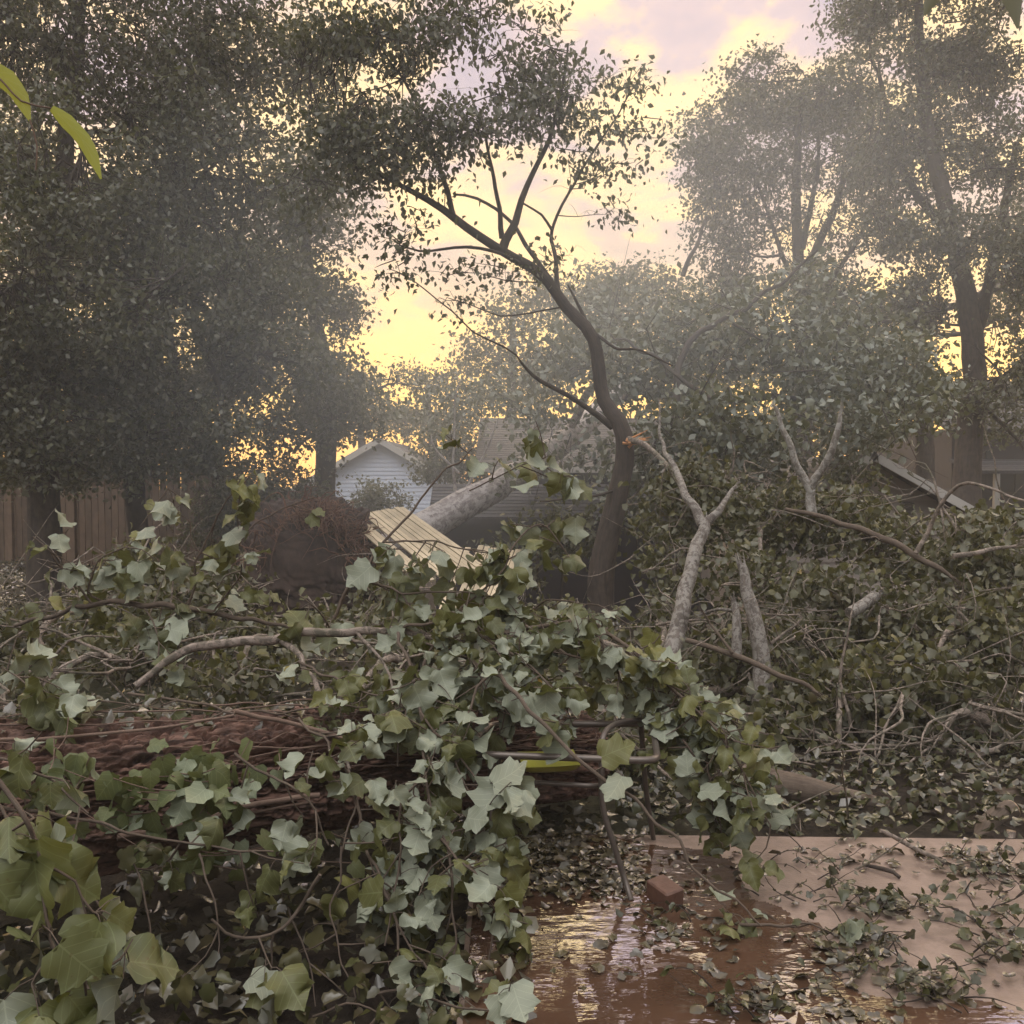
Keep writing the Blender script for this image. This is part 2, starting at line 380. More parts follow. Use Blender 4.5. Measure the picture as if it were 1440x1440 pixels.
BK_LIMB = bark('tan limb bark', (.17, .125, .10), (.44, .355, .30), 16, 1.2, .7, ((.15, .12, .095), 22.0), moss=.3)
BK_PALE = bark('mottled pale bark', (.06, .048, .040), (.17, .14, .12), 9, 2, .6, ((.25, .225, .20), 26.0))
BK_WHITE = bark('white patched bark', (.13, .11, .095), (.26, .23, .20), 9, 2, .4, ((.36, .335, .305), 22.0))
BK_TRUNK = bark('red brown furrowed bark', (.028, .015, .012), (.23, .125, .092), 16, 8, 1.0)
BK_VINE = bark('vine stem', (.10, .06, .045), (.24, .16, .12), 14, 4, .4)
BK_ROOT = bark('root bark', (.09, .04, .025), (.24, .12, .075), 12, 4, .5)
BK_FALL = bark('grey furrowed bark', (.13, .10, .095), (.40, .34, .32), 7, 5, 1.0, ((.48, .43, .41), 11.0))

def solid(name, c, rough=.6, metal=0.0, nscale=8.0, var=.25, bump=.1, spec=.5):
    m, t, b, o = newmat(name)
    tcn = N(t, 'ShaderNodeTexCoord'); nn = N(t, 'ShaderNodeTexNoise'); setin(nn, Scale=nscale, Detail=7.0, Roughness=.62); t.links.new(tcn.outputs['Object'], nn.inputs['Vector'])
    at = N(t, 'ShaderNodeAttribute', attribute_name='rnd')
    fac = mth(t, 'ADD', mth(t, 'MULTIPLY', nn.outputs[0], .7), mth(t, 'MULTIPLY', at.outputs['Fac'], .3))
    cc = ramp(t, fac, [(.3, tuple(q*(1-var) for q in c)), (.7, tuple(min(1, q*(1+var)) for q in c))])
    t.links.new(cc, b.inputs['Base Color']); setin(b, Roughness=rough, Metallic=metal); b.inputs['Specular IOR Level'].default_value = spec
    if bump:
        bp = N(t, 'ShaderNodeBump'); setin(bp, Strength=bump, Distance=.01); t.links.new(nn.outputs[0], bp.inputs['Height']); t.links.new(bp.outputs[0], b.inputs['Normal'])
    return m
M_SOIL = solid('dark wet soil', (.040, .027, .020), .75, 0, 5, .6, .8)
M_CLAY = solid('root clay', (.062, .038, .030), .9, 0, 7, .75, 1.0)
M_FENCE = solid('weathered fence wood', (.105, .065, .042), .8, 0, 6, .4, .3)
M_BOARD = solid('new pine board', (.56, .45, .31), .7, 0, 3, .3, .3)
M_WHITE = solid('white siding', (.62, .66, .78), .6, 0, 1, .05, 0)
M_BEIGE = solid('taupe siding', (.40, .33, .29), .7, 0, 2, .1, 0)
M_TRIM = solid('pale trim', (.50, .46, .42), .6, 0, 2, .1, 0)
M_SHINGLE = solid('dark shingles', (.075, .07, .078), .9, 0, 14, .45, .5)
M_SHING2 = solid('brown grey shingles', (.10, .085, .078), .9, 0, 14, .4, .5)
M_DARK = solid('dark brown paint', (.05, .04, .045), .7, 0, 3, .2, 0)
M_GLASS = solid('window glass', (.04, .045, .05), .08, 0, 1, .1, 0)
M_LOUV = solid('louvre grey', (.20, .17, .15), .7, 0, 3, .1, 0)
M_METAL = solid('bronze powder coated tube', (.13, .105, .09), .35, .35, 20, .3, .05)
M_YELLOW = solid('yellow plastic', (.30, .28, .045), .35, 0, 6, .15, 0)
M_BRICK = solid('wet brick', (.13, .065, .045), .5, 0, 25, .35, .5)
M_SPLIT = solid('fresh split wood', (.60, .28, .12), .8, 0, 20, .3, .4)
M_CUT = solid('sawn end grain', (.42, .29, .19), .8, 0, 20, .3, .3)

# ------------------------------------------------------------------ setting
def grid(x0, x1, y0, y1, nx, ny, zf, power=1.0):
    xs = np.linspace(x0, x1, nx); ys = y0+(y1-y0)*np.linspace(0, 1, ny)**power
    X, Y = np.meshgrid(xs, ys); Z = zf(X, Y)
    v = np.stack([X, Y, Z], -1).reshape(-1, 3)
    i = np.arange(ny-1)[:, None]*nx; j = np.arange(nx-1)[None]
    f = np.stack([i+j, i+j+1, i+nx+j+1, i+nx+j], -1).reshape(-1, 4)
    return v, f
def groundmat():
    m, t, b, o = newmat('earth and leaf litter')
    tcn = N(t, 'ShaderNodeTexCoord')
    n1 = N(t, 'ShaderNodeTexNoise'); setin(n1, Scale=0.35, Detail=5.0); n2 = N(t, 'ShaderNodeTexNoise'); setin(n2, Scale=14.0, Detail=8.0, Roughness=.7)
    for n in (n1, n2): t.links.new(tcn.outputs['Object'], n.inputs['Vector'])
    c = ramp(t, n2.outputs[0], [(.35, (.012, .008, .006)), (.55, (.032, .022, .016)), (.72, (.065, .048, .034))])
    g = ramp(t, n2.outputs[0], [(.35, (.02, .02, .010)), (.7, (.06, .06, .028))])
    b.inputs['Specular IOR Level'].default_value = .2
    c = mixc(t, ramp(t, n1.outputs[0], [(.45, (0, 0, 0)), (.6, (1, 1, 1))]), c, g)
    t.links.new(c, b.inputs['Base Color']); setin(b, Roughness=.8)
    bp = N(t, 'ShaderNodeBump'); setin(bp, Strength=.9, Distance=.05); t.links.new(n2.outputs[0], bp.inputs['Height']); t.links.new(bp.outputs[0], b.inputs['Normal'])
    return m
M_GROUND = groundmat()
mb = MB(); v, f = grid(-66, 66, -14, 76, 331, 300, gz, 1.5); mb.add(v, f); g = mb.build('ground', M_GROUND); g['kind'] = 'structure'

def patiomat():
    m, t, b, o = newmat('wet red brown concrete')
    tcn = N(t, 'ShaderNodeTexCoord')
    n1 = N(t, 'ShaderNodeTexNoise'); setin(n1, Scale=1.3, Detail=6.0, Roughness=.6); n2 = N(t, 'ShaderNodeTexNoise'); setin(n2, Scale=70.0, Detail=6.0, Roughness=.7)
    n3 = N(t, 'ShaderNodeTexNoise'); setin(n3, Scale=7.0, Detail=8.0, Roughness=.7)
    for n in (n1, n2, n3): t.links.new(tcn.outputs['Object'], n.inputs['Vector'])
    c = ramp(t, n1.outputs[0], [(.35, (.13, .085, .066)), (.62, (.27, .19, .155))])
    c = mixc(t, mth(t, 'MULTIPLY', ramp(t, n3.outputs[0], [(.46, (0, 0, 0)), (.62, (1, 1, 1))]), .7), c, (.085, .055, .042))
    c = mixc(t, mth(t, 'MULTIPLY', n2.outputs[0], .4), c, (.36, .27, .22))
    t.links.new(c, b.inputs['Base Color'])
    t.links.new(ramp(t, n1.outputs[0], [(.4, (.28,)*3), (.65, (.55,)*3)]), b.inputs['Roughness'])
    bp = N(t, 'ShaderNodeBump'); setin(bp, Strength=.6, Distance=.006); t.links.new(n2.outputs[0], bp.inputs['Height']); t.links.new(bp.outputs[0], b.inputs['Normal'])
    return m
M_PATIO = patiomat()
mb = MB(); 
pa = V(-0.75, 4.30, 0); pb = PG(1440, 1206)
# slab: front edge runs from (x=-0.75,y=4.3) past the right side of the picture
def slab(mb, poly, z0, z1):
    n = len(poly); v = [(x, y, z1) for x, y in poly]+[(x, y, z0) for x, y in poly]
    mb.add(v, [(0, i, i+1) for i in range(1, n-1)]); mb.add(v, [(i, i+n, (i+1) % n+n, (i+1) % n) for i in range(n)])
slab(mb, [(-0.16, -3), (7, -3), (7, 4.10), (-0.16, 4.32)], -0.16, 0.0)
o = mb.build('patio', M_PATIO, smooth=False); o['kind'] = 'structure'

def watermat():
    m, t, b, o = newmat('muddy water')
    tcn = N(t, 'ShaderNodeTexCoord')
    mp = N(t, 'ShaderNodeMapping'); mp.inputs['Scale'].default_value = (1, 2.2, 1); t.links.new(tcn.outputs['Object'], mp.inputs['Vector'])
    n1 = N(t, 'ShaderNodeTexNoise'); setin(n1, Scale=9.0, Detail=3.0, Roughness=.45); n2 = N(t, 'ShaderNodeTexNoise'); setin(n2, Scale=1.6, Detail=5.0)
    t.links.new(mp.outputs[0], n1.inputs['Vector']); t.links.new(tcn.outputs['Object'], n2.inputs['Vector'])
    c = ramp(t, n2.outputs[0], [(.35, (.055, .030, .019)), (.65, (.105, .057, .036))])
    t.links.new(c, b.inputs['Base Color']); setin(b, Roughness=.02); b.inputs['IOR'].default_value = 1.6
    bp = N(t, 'ShaderNodeBump'); setin(bp, Strength=.13, Distance=.02); t.links.new(n1.outputs[0], bp.inputs['Height']); t.links.new(bp.outputs[0], b.inputs['Normal'])
    return m
M_WATER = watermat()
out = [PG(*q)[:2] for q in ((560, 1480), (640, 1330), (690, 1215), (800, 1180), (900, 1190), (985, 1195), (1060, 1215), (1035, 1270), (1120, 1300), (1170, 1330), (1200, 1375), (1300, 1400), (1400, 1420), (1470, 1445))]
out += [(2.6, 2.0), (2.0, 0.6), (-0.5, 0.6)]
out = np.array(out); c0 = out.mean(0)
def inpoly(px, py, poly):
    r = np.zeros(px.shape, bool); n = len(poly)
    for k in range(n):
        (xa, ya), (xb, yb) = poly[k], poly[k-1]
        c = ((ya > py) != (yb > py)) & (px < (xb-xa)*(py-ya)/(yb-ya+1e-12)+xa); r ^= c
    return r
cs_ = .009; gx, gy = np.meshgrid(np.arange(-.7, 2.8, cs_), np.arange(.5, 4.4, cs_))
wq = lambda k: (fbm(np.stack([gx*5, gy*5, gx*0+k], -1), 4)-.47)*.45
ins = inpoly(gx+wq(1), gy+wq(9), out) & (gx > -.15)
n_x = gx.shape[1]; vv = np.stack([gx, gy, np.full(gx.shape, .005)], -1).reshape(-1, 3)
ii, jj = np.nonzero(ins[:-1, :-1] & ins[1:, :-1] & ins[:-1, 1:] & ins[1:, 1:]); a_ = ii*n_x+jj
mb = MB(); mb.add(vv, np.stack([a_, a_+1, a_+n_x+1, a_+n_x], -1))
o = mb.build('puddle', M_WATER, smooth=False); o['kind'] = 'structure'

# ------------------------------------------------------------------ trees
def crown_leaves(lobes, lsz, lai, clump_n=26, clump_s=.2, gap=.46, seed=0):
    """lobes (cx,cy,cz,rx,ry,rz,[density]) -> clump centres with lobe index, then leaf positions"""
    C = []; L = []
    for k, lb in enumerate(lobes):
        c = V(*lb[:3]); r = V(*lb[3:6]); dn = lb[6] if len(lb) > 6 else 1.0
        nl = lai*dn*pi*r[0]*r[2]/(0.40*lsz*lsz); nc = max(4, int(nl/clump_n))
        got = 0; acc = []; g_ = gap
        while got < nc:
            q = rng.normal(size=(nc*3, 3)); q /= np.linalg.norm(q, axis=1, keepdims=True); q *= rng.random((nc*3, 1))**.45
            q *= 1+.5*(vnoise(q*1.7+seed+k*5)[:, None]-.5)
            p = c+q*r
            keep = fbm(p*0.9+seed*3.3, 3) > g_-.10*rng.random(len(p)); g_ -= .012
            p = p[keep]; acc.append(p); got += len(p)
        p = np.vstack(acc)[:nc]; C.append(p); L.append(np.full(len(p), k))
    return np.vstack(C), np.concatenate(L)
def make_tree(name, label, cat, base, trunk, r0, lobes, lsz=.09, lai=4, matl=LF_TREE, matb=BK_TREE, tm=SIMPLE, clump_n=26, clump_s=.15, gap=.50, seed=0, group=None, limbs=(), twigr=.007, down=.5, flip=.35, trunk_n=14, crownname='crown', trunkname='trunk', mindz=None, twig_every=1, limbk=1.0, sticks=0):
    t = thing(name, label, cat, base, group)
    C, L = crown_leaves(lobes, lsz, lai, clump_n, clump_s, gap, seed)
    if mindz is not None:
        C = C[C[:, 2] > gz(C[:, 0], C[:, 1])+mindz] if True else C
        L = L[:len(C)]
        L = np.array([int(np.argmin([np.sum(((c-V(*lb[:3]))/V(*lb[3:6]))**2) for lb in lobes])) for c in C]) if len(C) < 4000 else np.zeros(len(C), int)
    mb = MB()
    tp, tr = smooth_path(trunk, r0, .15, .06, seed)
    tube(mb, tp, tr, trunk_n, lump=.12, seed=seed)
    nodes = [tp[int(len(tp)*.45):]]; 
    for lp, lr in limbs:
        q, r = smooth_path(lp, lr, .1, .05, seed+3); tube(mb, q, r, 8, lump=.08, seed=seed); nodes.append(q[len(q)//3:])
    allp = np.vstack(nodes); rt = tr[-1]*1.2+.01
    limbn = []
    for k, lb in enumerate(lobes):
        c = V(*lb[:3]); r = V(*lb[3:6])
        cand = allp[allp[:, 2] < c[2]+r[2]*.2] if np.any(allp[:, 2] < c[2]+r[2]*.2) else allp
        s = cand[np.argmin(np.linalg.norm(cand-c, axis=1)+rng.random(len(cand))*.3)]
        d = c-s; e = c+d/(np.linalg.norm(d)+.01)*r*.45
        m = (s+c)/2+V(0, 0, -.08)*np.linalg.norm(d)+rng.normal(0, .05, 3)*np.linalg.norm(d)
        ra = min(.10, .018+.017*np.linalg.norm(d)); ra = min(ra, np.asarray(tr).max()*.6)*limbk
        q, rr_ = smooth_path([s, m, c, e], [ra, ra*.75, ra*.5, ra*.2], .15, .10, seed+k); tube(mb, q, rr_, 7)
        sub = [q]
        for j in range(5):
            a = q[rng.integers(len(q)//3, len(q)-1)]; dd = rng.normal(size=3); dd[2] = abs(dd[2])*.6; dd /= np.linalg.norm(dd)
            bq, br = smooth_path([a, a+dd*r*.45+V(0, 0, .05), a+dd*r*.85], [ra*.35, ra*.1], .15, .10, seed+k*7+j); tube(mb, bq, br, 5); sub.append(bq)
        limbn.append(np.vstack(sub))
    lm = MB(); P_ = []
    for i in range(len(C)):
        if twig_every and i % twig_every == 0:
            nd = limbn[L[i]]; s = nd[np.argmin(np.linalg.norm(nd-C[i], axis=1)+rng.random(len(nd))*.25)]
            m = (s+C[i])/2+rng.normal(0, .06, 3); tube(mb, np.array([s, m, C[i]]), np.array([twigr*1.5, twigr, twigr*.5]), 4, cap=False)
            k = clump_n//4; tt = rng.uniform(.45, 1, (k, 1)); P_.append(m+(C[i]-m)*tt+rng.normal(0, .05, (k, 3)))
            P_.append(C[i]+rng.normal(size=(clump_n-k, 3))*V(1, 1, .55)*clump_s)
        else: P_.append(C[i]+rng.normal(size=(clump_n, 3))*V(1, 1, .55)*clump_s)
    for k in range(sticks):
        lb = lobes[k % len(lobes)]; n0 = limbn[k % len(lobes)]; a = V(*lb[:3])+rng.normal(size=3)*V(*lb[3:6])*.75+V(0, -.1, .05); n0 = n0[np.argmin(np.linalg.norm(n0-a, axis=1))]; dd = rng.normal(size=3)*V(1, .5, .55); dd /= np.linalg.norm(dd); Ls_ = rng.uniform(.2, .8)
        qs, rs_ = smooth_path([n0, a, a+dd*Ls_*.5+rng.normal(0, .04, 3), a+dd*Ls_], [rng.uniform(.004, .012), .0015], .08, .08, k); tube(mb, qs, rs_, 5)
        if k % 2: s1 = qs[len(qs)//2]; tube(mb, np.array([s1, s1+rng.normal(0, .06, 3), s1+rng.normal(0, .16, 3)]), np.array([.004, .003, .001]), 4, cap=False)
    P_ = np.vstack(P_)
    leaves(lm, P_, lsz, tm, down=down, flip=flip)
    mb.build(trunkname, matb, t); lm.build(crownname, matl, t)
    return t
def LB(px, py, Y, rx, rz, ry=None, d=1.0):
    """lobe from photo position and photo radii"""
    c = P(px, py, Y); k = Y/F
    return (c[0], c[1], c[2], rx*k, (ry if ry else min(rx, rz)*k*1.1), rz*k, d)
def base_at(px, Y): 
    x = P(px, 700, Y)[0]; return V(x, Y, float(gz(x, Y)))

# left mass: three trees close together
b = base_at(60, 12.5)
make_tree('broadleaf_tree', 'tall dense tree at the left edge rising in front of the wooden fence', 'tree', b,
    [b-V(0, 0, .1), P(62, 560, 12.5), P(80, 300, 12.8), P(110, 60, 13), P(120, -250, 13)], [.22, .17, .12, .08, .04],
    [LB(70, 60, 13, 150, 130), LB(60, 290, 12.6, 170, 130), LB(50, 500, 12.4, 150, 110), LB(200, 160, 13, 120, 130), LB(40, -130, 13, 160, 130), LB(170, 430, 12.3, 130, 120), LB(90, -350, 13, 200, 150, d=.7), LB(60, 610, 12, 120, 60), LB(60, 650, 12, 90, 35), LB(-10, 560, 11.8, 70, 80), LB(20, 400, 11.5, 90, 90), LB(110, 230, 11.8, 90, 100)], lai=3.6, gap=.47, clump_s=.2, lsz=.085, seed=1)
b = base_at(200, 13.5)
make_tree('broadleaf_tree', 'broad leafy tree with a leaning limb second from the left edge', 'tree', b,
    [b-V(0, 0, .1), P(185, 560, 13.5), P(190, 380, 13.6), P(235, 280, 13.7), P(280, 130, 13.8), P(310, -200, 14)], [.14, .12, .10, .08, .06, .03],
    [LB(270, 70, 13.8, 140, 130), LB(320, 250, 13.5, 130, 110), LB(230, 330, 13.2, 150, 100), LB(330, 400, 13.3, 120, 100), LB(230, 520, 13, 150, 90), LB(420, 80, 14, 90, 110, d=.75), LB(330, -130, 14, 170, 120), LB(300, -350, 14, 180, 150, d=.7), LB(360, 520, 13.2, 110, 75), LB(210, 600, 12.4, 110, 45), LB(200, 430, 12.2, 60, 70), LB(320, 600, 12.6, 90, 45), LB(210, 655, 12.6, 120, 30), LB(300, 660, 12.9, 60, 26), LB(300, 480, 12.8, 70, 60), LB(120, 540, 12.6, 70, 60)], lai=3.4, gap=.47, clump_s=.2, lsz=.085, seed=2,
    limbs=[([P(190, 400, 13.6), P(225, 300, 13.4), P(250, 230, 13.2)], [.07, .03])])
b = base_at(460, 16)
make_tree('broadleaf_tree', 'tree with straight brown trunk in front of the white sided house', 'tree', b,
    [b-V(0, 0, .1), P(458, 690, 16), P(460, 560, 16), P(440, 420, 16), P(420, 260, 16)], [.20, .17, .16, .10, .05],
    [LB(410, 360, 15.5, 85, 90), LB(455, 450, 16, 50, 50, d=.8), LB(385, 480, 15.5, 95, 70), LB(450, 575, 16, 90, 50), LB(380, 600, 15, 90, 55, d=.8), LB(455, 510, 14.2, 70, 70), LB(470, 590, 14.6, 50, 28, d=.8), LB(500, 590, 16, 60, 35, d=.6), LB(430, 290, 15.6, 80, 60), LB(470, 520, 15, 60, 60), LB(440, 420, 15, 60, 60), LB(545, 540, 17, 60, 28, d=.35)], lai=3.2, lsz=.09, gap=.47, clump_s=.2, seed=3)

# the bent tree in the middle
b = P(846, 862, 10.6)
tr_pts = [b+V(0, 0, -.25), P(850, 800, 10.6), P(870, 700, 10.6), P(878, 615, 10.6), P(851, 560, 10.6), P(836, 478, 10.6), P(796, 432, 10.6), P(756, 384, 10.5), P(700, 350, 10.4), P(640, 310, 10.3), P(598, 283, 10.2), P(540, 250, 10.1)]
lim = [([P(790, 700, 10.6)*0+P(706, 352, 10.4), P(722, 310, 10.4), P(742, 262, 10.4), P(780, 170, 10.4), P(800, 60, 10.4)], [.05, .04, .03, .02, .01]),
       ([P(706, 335, 10.4), P(700, 290, 10.3), P(690, 220, 10.3), P(660, 130, 10.3)], [.03, .02, .01]),
       ([P(775, 395, 10.5), P(740, 345, 10.7), P(720, 310, 10.8), P(670, 280, 10.9), P(640, 275, 11)], [.03, .02, .012]),
       ([P(785, 410, 10.6), P(778, 350, 10.7), P(777, 325, 10.7), P(800, 270, 10.7), P(850, 190, 10.8), P(900, 110, 10.8)], [.028, .02, .016, .012, .006]),
       ([P(777, 325, 10.7), P(760, 300, 10.5), P(735, 285, 10.4)], [.016, .01]),
       ([P(730, 370, 10.4), P(690, 350, 10.2), P(640, 348, 10.1), P(590, 352, 10.1), P(560, 345, 10)], [.022, .015, .008]),
       ([P(640, 311, 10.3), P(600, 180, 10.2), P(560, 100, 10.2)], [.03, .02, .01]),
       ([P(835, 485, 10.6), P(818, 440, 10.7), P(800, 400, 10.8)], [.03, .02, .01]),
       ([P(860, 600, 10.6), P(825, 572, 10.4), P(775, 542, 10.2), P(740, 520, 10.1), P(725, 500, 10.0)], [.04, .028, .02, .008]),
       ([P(838, 470, 10.6), P(870, 490, 10.3), P(905, 492, 10.1), P(945, 515, 10)], [.02, .012, .008]),
       ([P(870, 690, 10.6), P(800, 700, 10.2), P(760, 705, 10)], [.016, .008])]
bt = make_tree('bent_tree', 'slender dark tree bending left across the sky with a thin leafy crown', 'tree', b, tr_pts, [.17, .14, .112, .095, .076, .068, .062, .056, .048, .040, .033, .018],
    [LB(510, 90, 10.2, 90, 60, .6), LB(620, 60, 10.3, 90, 55, .6, .9), LB(720, 110, 10.4, 95, 50, .6, .62), LB(500, 180, 10.1, 110, 60, .6), LB(590, 190, 10.2, 90, 55, .6, .9), LB(660, 200, 10.3, 70, 40, .6, .7), LB(560, 250, 10.1, 90, 38, .6, .8), LB(800, 165, 10.6, 75, 42, .5, .5), LB(880, 185, 10.7, 66, 22, .4, .6), LB(900, 120, 10.7, 50, 16, .4, .5), LB(800, 235, 10.5, 50, 22, .4, .5), LB(845, 115, 10.7, 75, 22, .4, .35), LB(850, 240, 10.7, 48, 22, .4, .5), LB(845, 300, 10.6, 40, 18, .3, .4), LB(720, 30, 10.5, 80, 30, .5, .4),
     LB(570, 330, 10, 60, 35, .4, .42), LB(560, 385, 10, 42, 25, .3, .40), LB(650, 385, 10.3, 55, 20, .4, .32), LB(740, 380, 10.4, 60, 14, .4, .5), LB(640, 425, 11, 50, 12, .4, .08), LB(480, -60, 10.3, 110, 70, .8, .9), LB(640, -10, 10.4, 70, 40, .6, .7), LB(700, 170, 10.4, 110, 50, .6, .5), LB(760, 90, 10.5, 70, 40, .6, .45), LB(460, 130, 10.3, 90, 90, .8, .9), LB(440, 250, 10.8, 70, 60, .8, .8), LB(790, 360, 10.5, 40, 14, .3, .35)],
    lsz=.072, lai=2.7, tm=SIMPLE, clump_n=13, clump_s=.15, gap=.46, limbk=.25, seed=11, limbs=lim, twigr=.0045, down=.9)
mb = MB()
for k in range(14):
    a = P(886, 622, 10.45)+rng.normal(0, .02, 3); d = V(rng.uniform(.4, 1), -.2, rng.uniform(-.25, .5)); d /= np.linalg.norm(d)
    tube(mb, np.array([a-d*.03, a+d*rng.uniform(.06, .22)]), np.array([.016, .002]), 4)
o = mb.build('split_wood', M_SPLIT, bt, smooth=False); o['label'] = 'fresh orange splintered wood where a limb tore off'
mb = MB(); q, r = smooth_path([P(884, 618, 10.5), P(905, 625, 10.2), P(935, 650, 9.9), P(960, 690, 9.6)], [.035, .02], .1, .03, 4); tube(mb, q, r, 8)
mb.build('torn_limb', BK_LIMB, bt)

# right hand standing trees
b = base_at(1130, 24)
make_tree('broadleaf_tree', 'tall tree with open airy crown right of the bright sky gap', 'tree', b,
    [b-V(0, 0, .1), P(1130, 600, 24), P(1125, 420, 24), P(1120, 280, 24), P(1125, 150, 24)], [.30, .22, .15, .11, .05],
    [LB(1075, 130, 24, 65, 60), LB(1015, 190, 24, 60, 60), LB(1020, 280, 24, 65, 55), LB(990, 230, 24, 40, 50, d=.8), LB(1130, 160, 24, 80, 65), LB(1190, 130, 24, 70, 65), LB(1100, 240, 24, 80, 45, d=.6), LB(1130, 300, 24, 90, 60, d=.35), LB(1200, 240, 24, 60, 60, d=.7), LB(1210, 330, 24, 60, 60, d=.45), LB(1030, 350, 24, 60, 60, d=.8), LB(1060, 420, 24, 80, 55), LB(1140, 410, 24, 90, 55, d=.9), LB(1220, 450, 24, 60, 60, d=.8), LB(1170, 220, 24.5, 60, 60, d=.6)], lsz=.11, lai=3.6, seed=21, clump_s=.23, clump_n=26, gap=.50, matl=LF_TREE, twigr=.012,
    limbs=[([P(1125, 420, 24), P(1090, 330, 24), P(1060, 240, 24)], [.07, .03]), ([P(1125, 400, 24), P(1170, 300, 24), P(1200, 200, 24)], [.12, .05]), ([P(1130, 430, 24), P(1180, 380, 23.5), P(1240, 270, 23.5)], [.09, .03]), ([P(1128, 350, 24), P(1148, 250, 24), P(1150, 170, 24)], [.08, .03])])
b = base_at(1360, 20)
make_tree('broadleaf_tree', 'largest dark tree at the right edge with thick trunk before the far house', 'tree', b,
    [b-V(0, 0, .1), P(1362, 640, 20), P(1370, 500, 20), P(1340, 330, 20), P(1300, 160, 20), P(1290, -40, 20)], [.34, .26, .22, .17, .13, .06],
    [LB(1220, 50, 20.5, 62, 60), LB(1310, 60, 20, 80, 75, d=.8), LB(1400, 80, 20, 90, 90), LB(1290, 190, 20, 90, 70), LB(1400, 230, 20, 90, 90, d=.85), LB(1300, 320, 20, 90, 80), LB(1410, 380, 19.5, 90, 80), LB(1310, 440, 20, 80, 60), LB(1400, 520, 19.5, 70, 60, d=.8), LB(1240, 250, 20.5, 50, 60), LB(1200, 20, 21, 40, 40, d=.7), LB(1330, -90, 20, 130, 110, d=.8), LB(1300, -300, 20, 160, 130, d=.6), LB(1430, 620, 19.5, 40, 35, d=.4)], lsz=.105, lai=3.6, seed=22, clump_s=.23, clump_n=26, gap=.50, twigr=.011,
    limbs=[([P(1368, 500, 20), P(1400, 350, 20), P(1430, 200, 20)], [.14, .06]), ([P(1345, 340, 20), P(1270, 240, 20.3), P(1235, 100, 20.5)], [.1, .04])])
b = base_at(1300, 26)
make_tree('broadleaf_tree', 'shaded tree standing behind the largest dark tree on the right', 'tree', b,
    [b-V(0, 0, .1), P(1300, 600, 26), P(1290, 450, 26)], [.3, .22, .12],
    [LB(1270, 520, 26, 80, 60), LB(1360, 570, 28, 100, 50), LB(1440, 560, 27, 70, 55), LB(1230, 580, 26, 60, 50), LB(1420, 440, 27, 90, 60), LB(1480, 300, 28, 60, 130)], lsz=.14, lai=3, seed=23, clump_s=.3, matl=LF_DIST, twigr=.012)

# trees beyond the gardens
far = [(720, 34, 'round crowned tree directly below the sky gap behind the bent trunk', [LB(720, 450, 34, 45, 45), LB(760, 410, 34, 40, 35), LB(690, 500, 34, 45, 40), LB(740, 530, 34, 80, 50)]),
       (860, 36, 'far tree with rounded top showing over the fallen crown', [LB(850, 400, 36, 50, 38), LB(910, 400, 36, 50, 42), LB(810, 420, 36, 45, 35), LB(880, 470, 36, 90, 50), LB(960, 430, 36, 45, 40)]),
       (610, 42, 'low far tree backlit yellow at the foot of the sky gap', [LB(600, 545, 42, 45, 22, d=.8), LB(560, 535, 42, 35, 22, d=.6), LB(640, 525, 42, 35, 28, d=.8), LB(610, 590, 42, 90, 40)]),
       (510, 46, 'sparse far tree between the house and the sky gap', [LB(505, 560, 46, 45, 25, d=.7), LB(540, 590, 46, 60, 30), LB(460, 560, 46, 50, 45, d=.7)]),
       (1000, 40, 'far tree under the left side of the airy tall tree', [LB(1000, 460, 40, 60, 50), LB(1060, 500, 40, 60, 50), LB(980, 530, 40, 80, 50)]),
       (1180, 44, 'far tree low behind the airy tall tree trunk', [LB(1150, 520, 44, 80, 45), LB(1230, 540, 44, 80, 50), LB(1180, 590, 44, 120, 40), LB(1100, 620, 44, 90, 40), LB(1230, 630, 44, 90, 40)]),
       (300, 36, 'far tree glimpsed through the left hand foliage', [LB(280, 560, 36, 120, 60), LB(340, 440, 36, 90, 90), LB(180, 480, 36, 90, 110)]),
       (40, 34, 'far tree behind the fence at the left edge', [LB(30, 560, 34, 110, 70), LB(60, 380, 34, 110, 110), LB(0, 220, 34, 90, 90)])]
for i, (px, Y, lab, lbs) in enumerate(far):
    b = base_at(px, Y)
    make_tree('background_tree', lab, 'tree', b, [b-V(0, 0, .1), V(b[0], b[1], 2), V(*lbs[0][:3])], [.3, .22, .1], lbs, lsz=.17, lai=3.0, matl=LF_DIST, tm=KITE, seed=40+i, clump_n=24, clump_s=.4, gap=.45, twigr=.015, group='trees beyond the gardens', twig_every=2)

def shrub(label, px, py, Y, rx, rz, seed, d=1.0, lsz=.08, matl=LF_TREE, name='shrub', lai=3.2, flip=.4):
    lb = LB(px, py, Y, rx, rz, d=d); b = V(lb[0], lb[1], float(gz(lb[0], lb[1])))
    lbs = [lb, LB(px-rx*.5, py+rz*.3, Y, rx*.6, rz*.6, d=d), LB(px+rx*.5, py+rz*.35, Y+.2, rx*.6, rz*.55, d=d)]
    return make_tree(name, label, 'shrub', b, [b, (b+V(*lb[:3]))/2, V(*lb[:3])], [.03, .02, .012], lbs, lsz=lsz, lai=lai, matl=matl, tm=SIMPLE, seed=seed, clump_n=20, clump_s=.14, gap=.43, trunk_n=6, trunkname='stems', crownname='foliage', twigr=.005)
shrub('green shrub at the foot of the white sided house', 525, 700, 22, 50, 28, 61)
shrub('dark shrub leaning over the dark shingled shed roof', 640, 640, 22, 60, 60, 62, lsz=.1)
shrub('grey green shrub beside the brown trunk left of the white house', 415, 700, 15, 60, 60, 63)
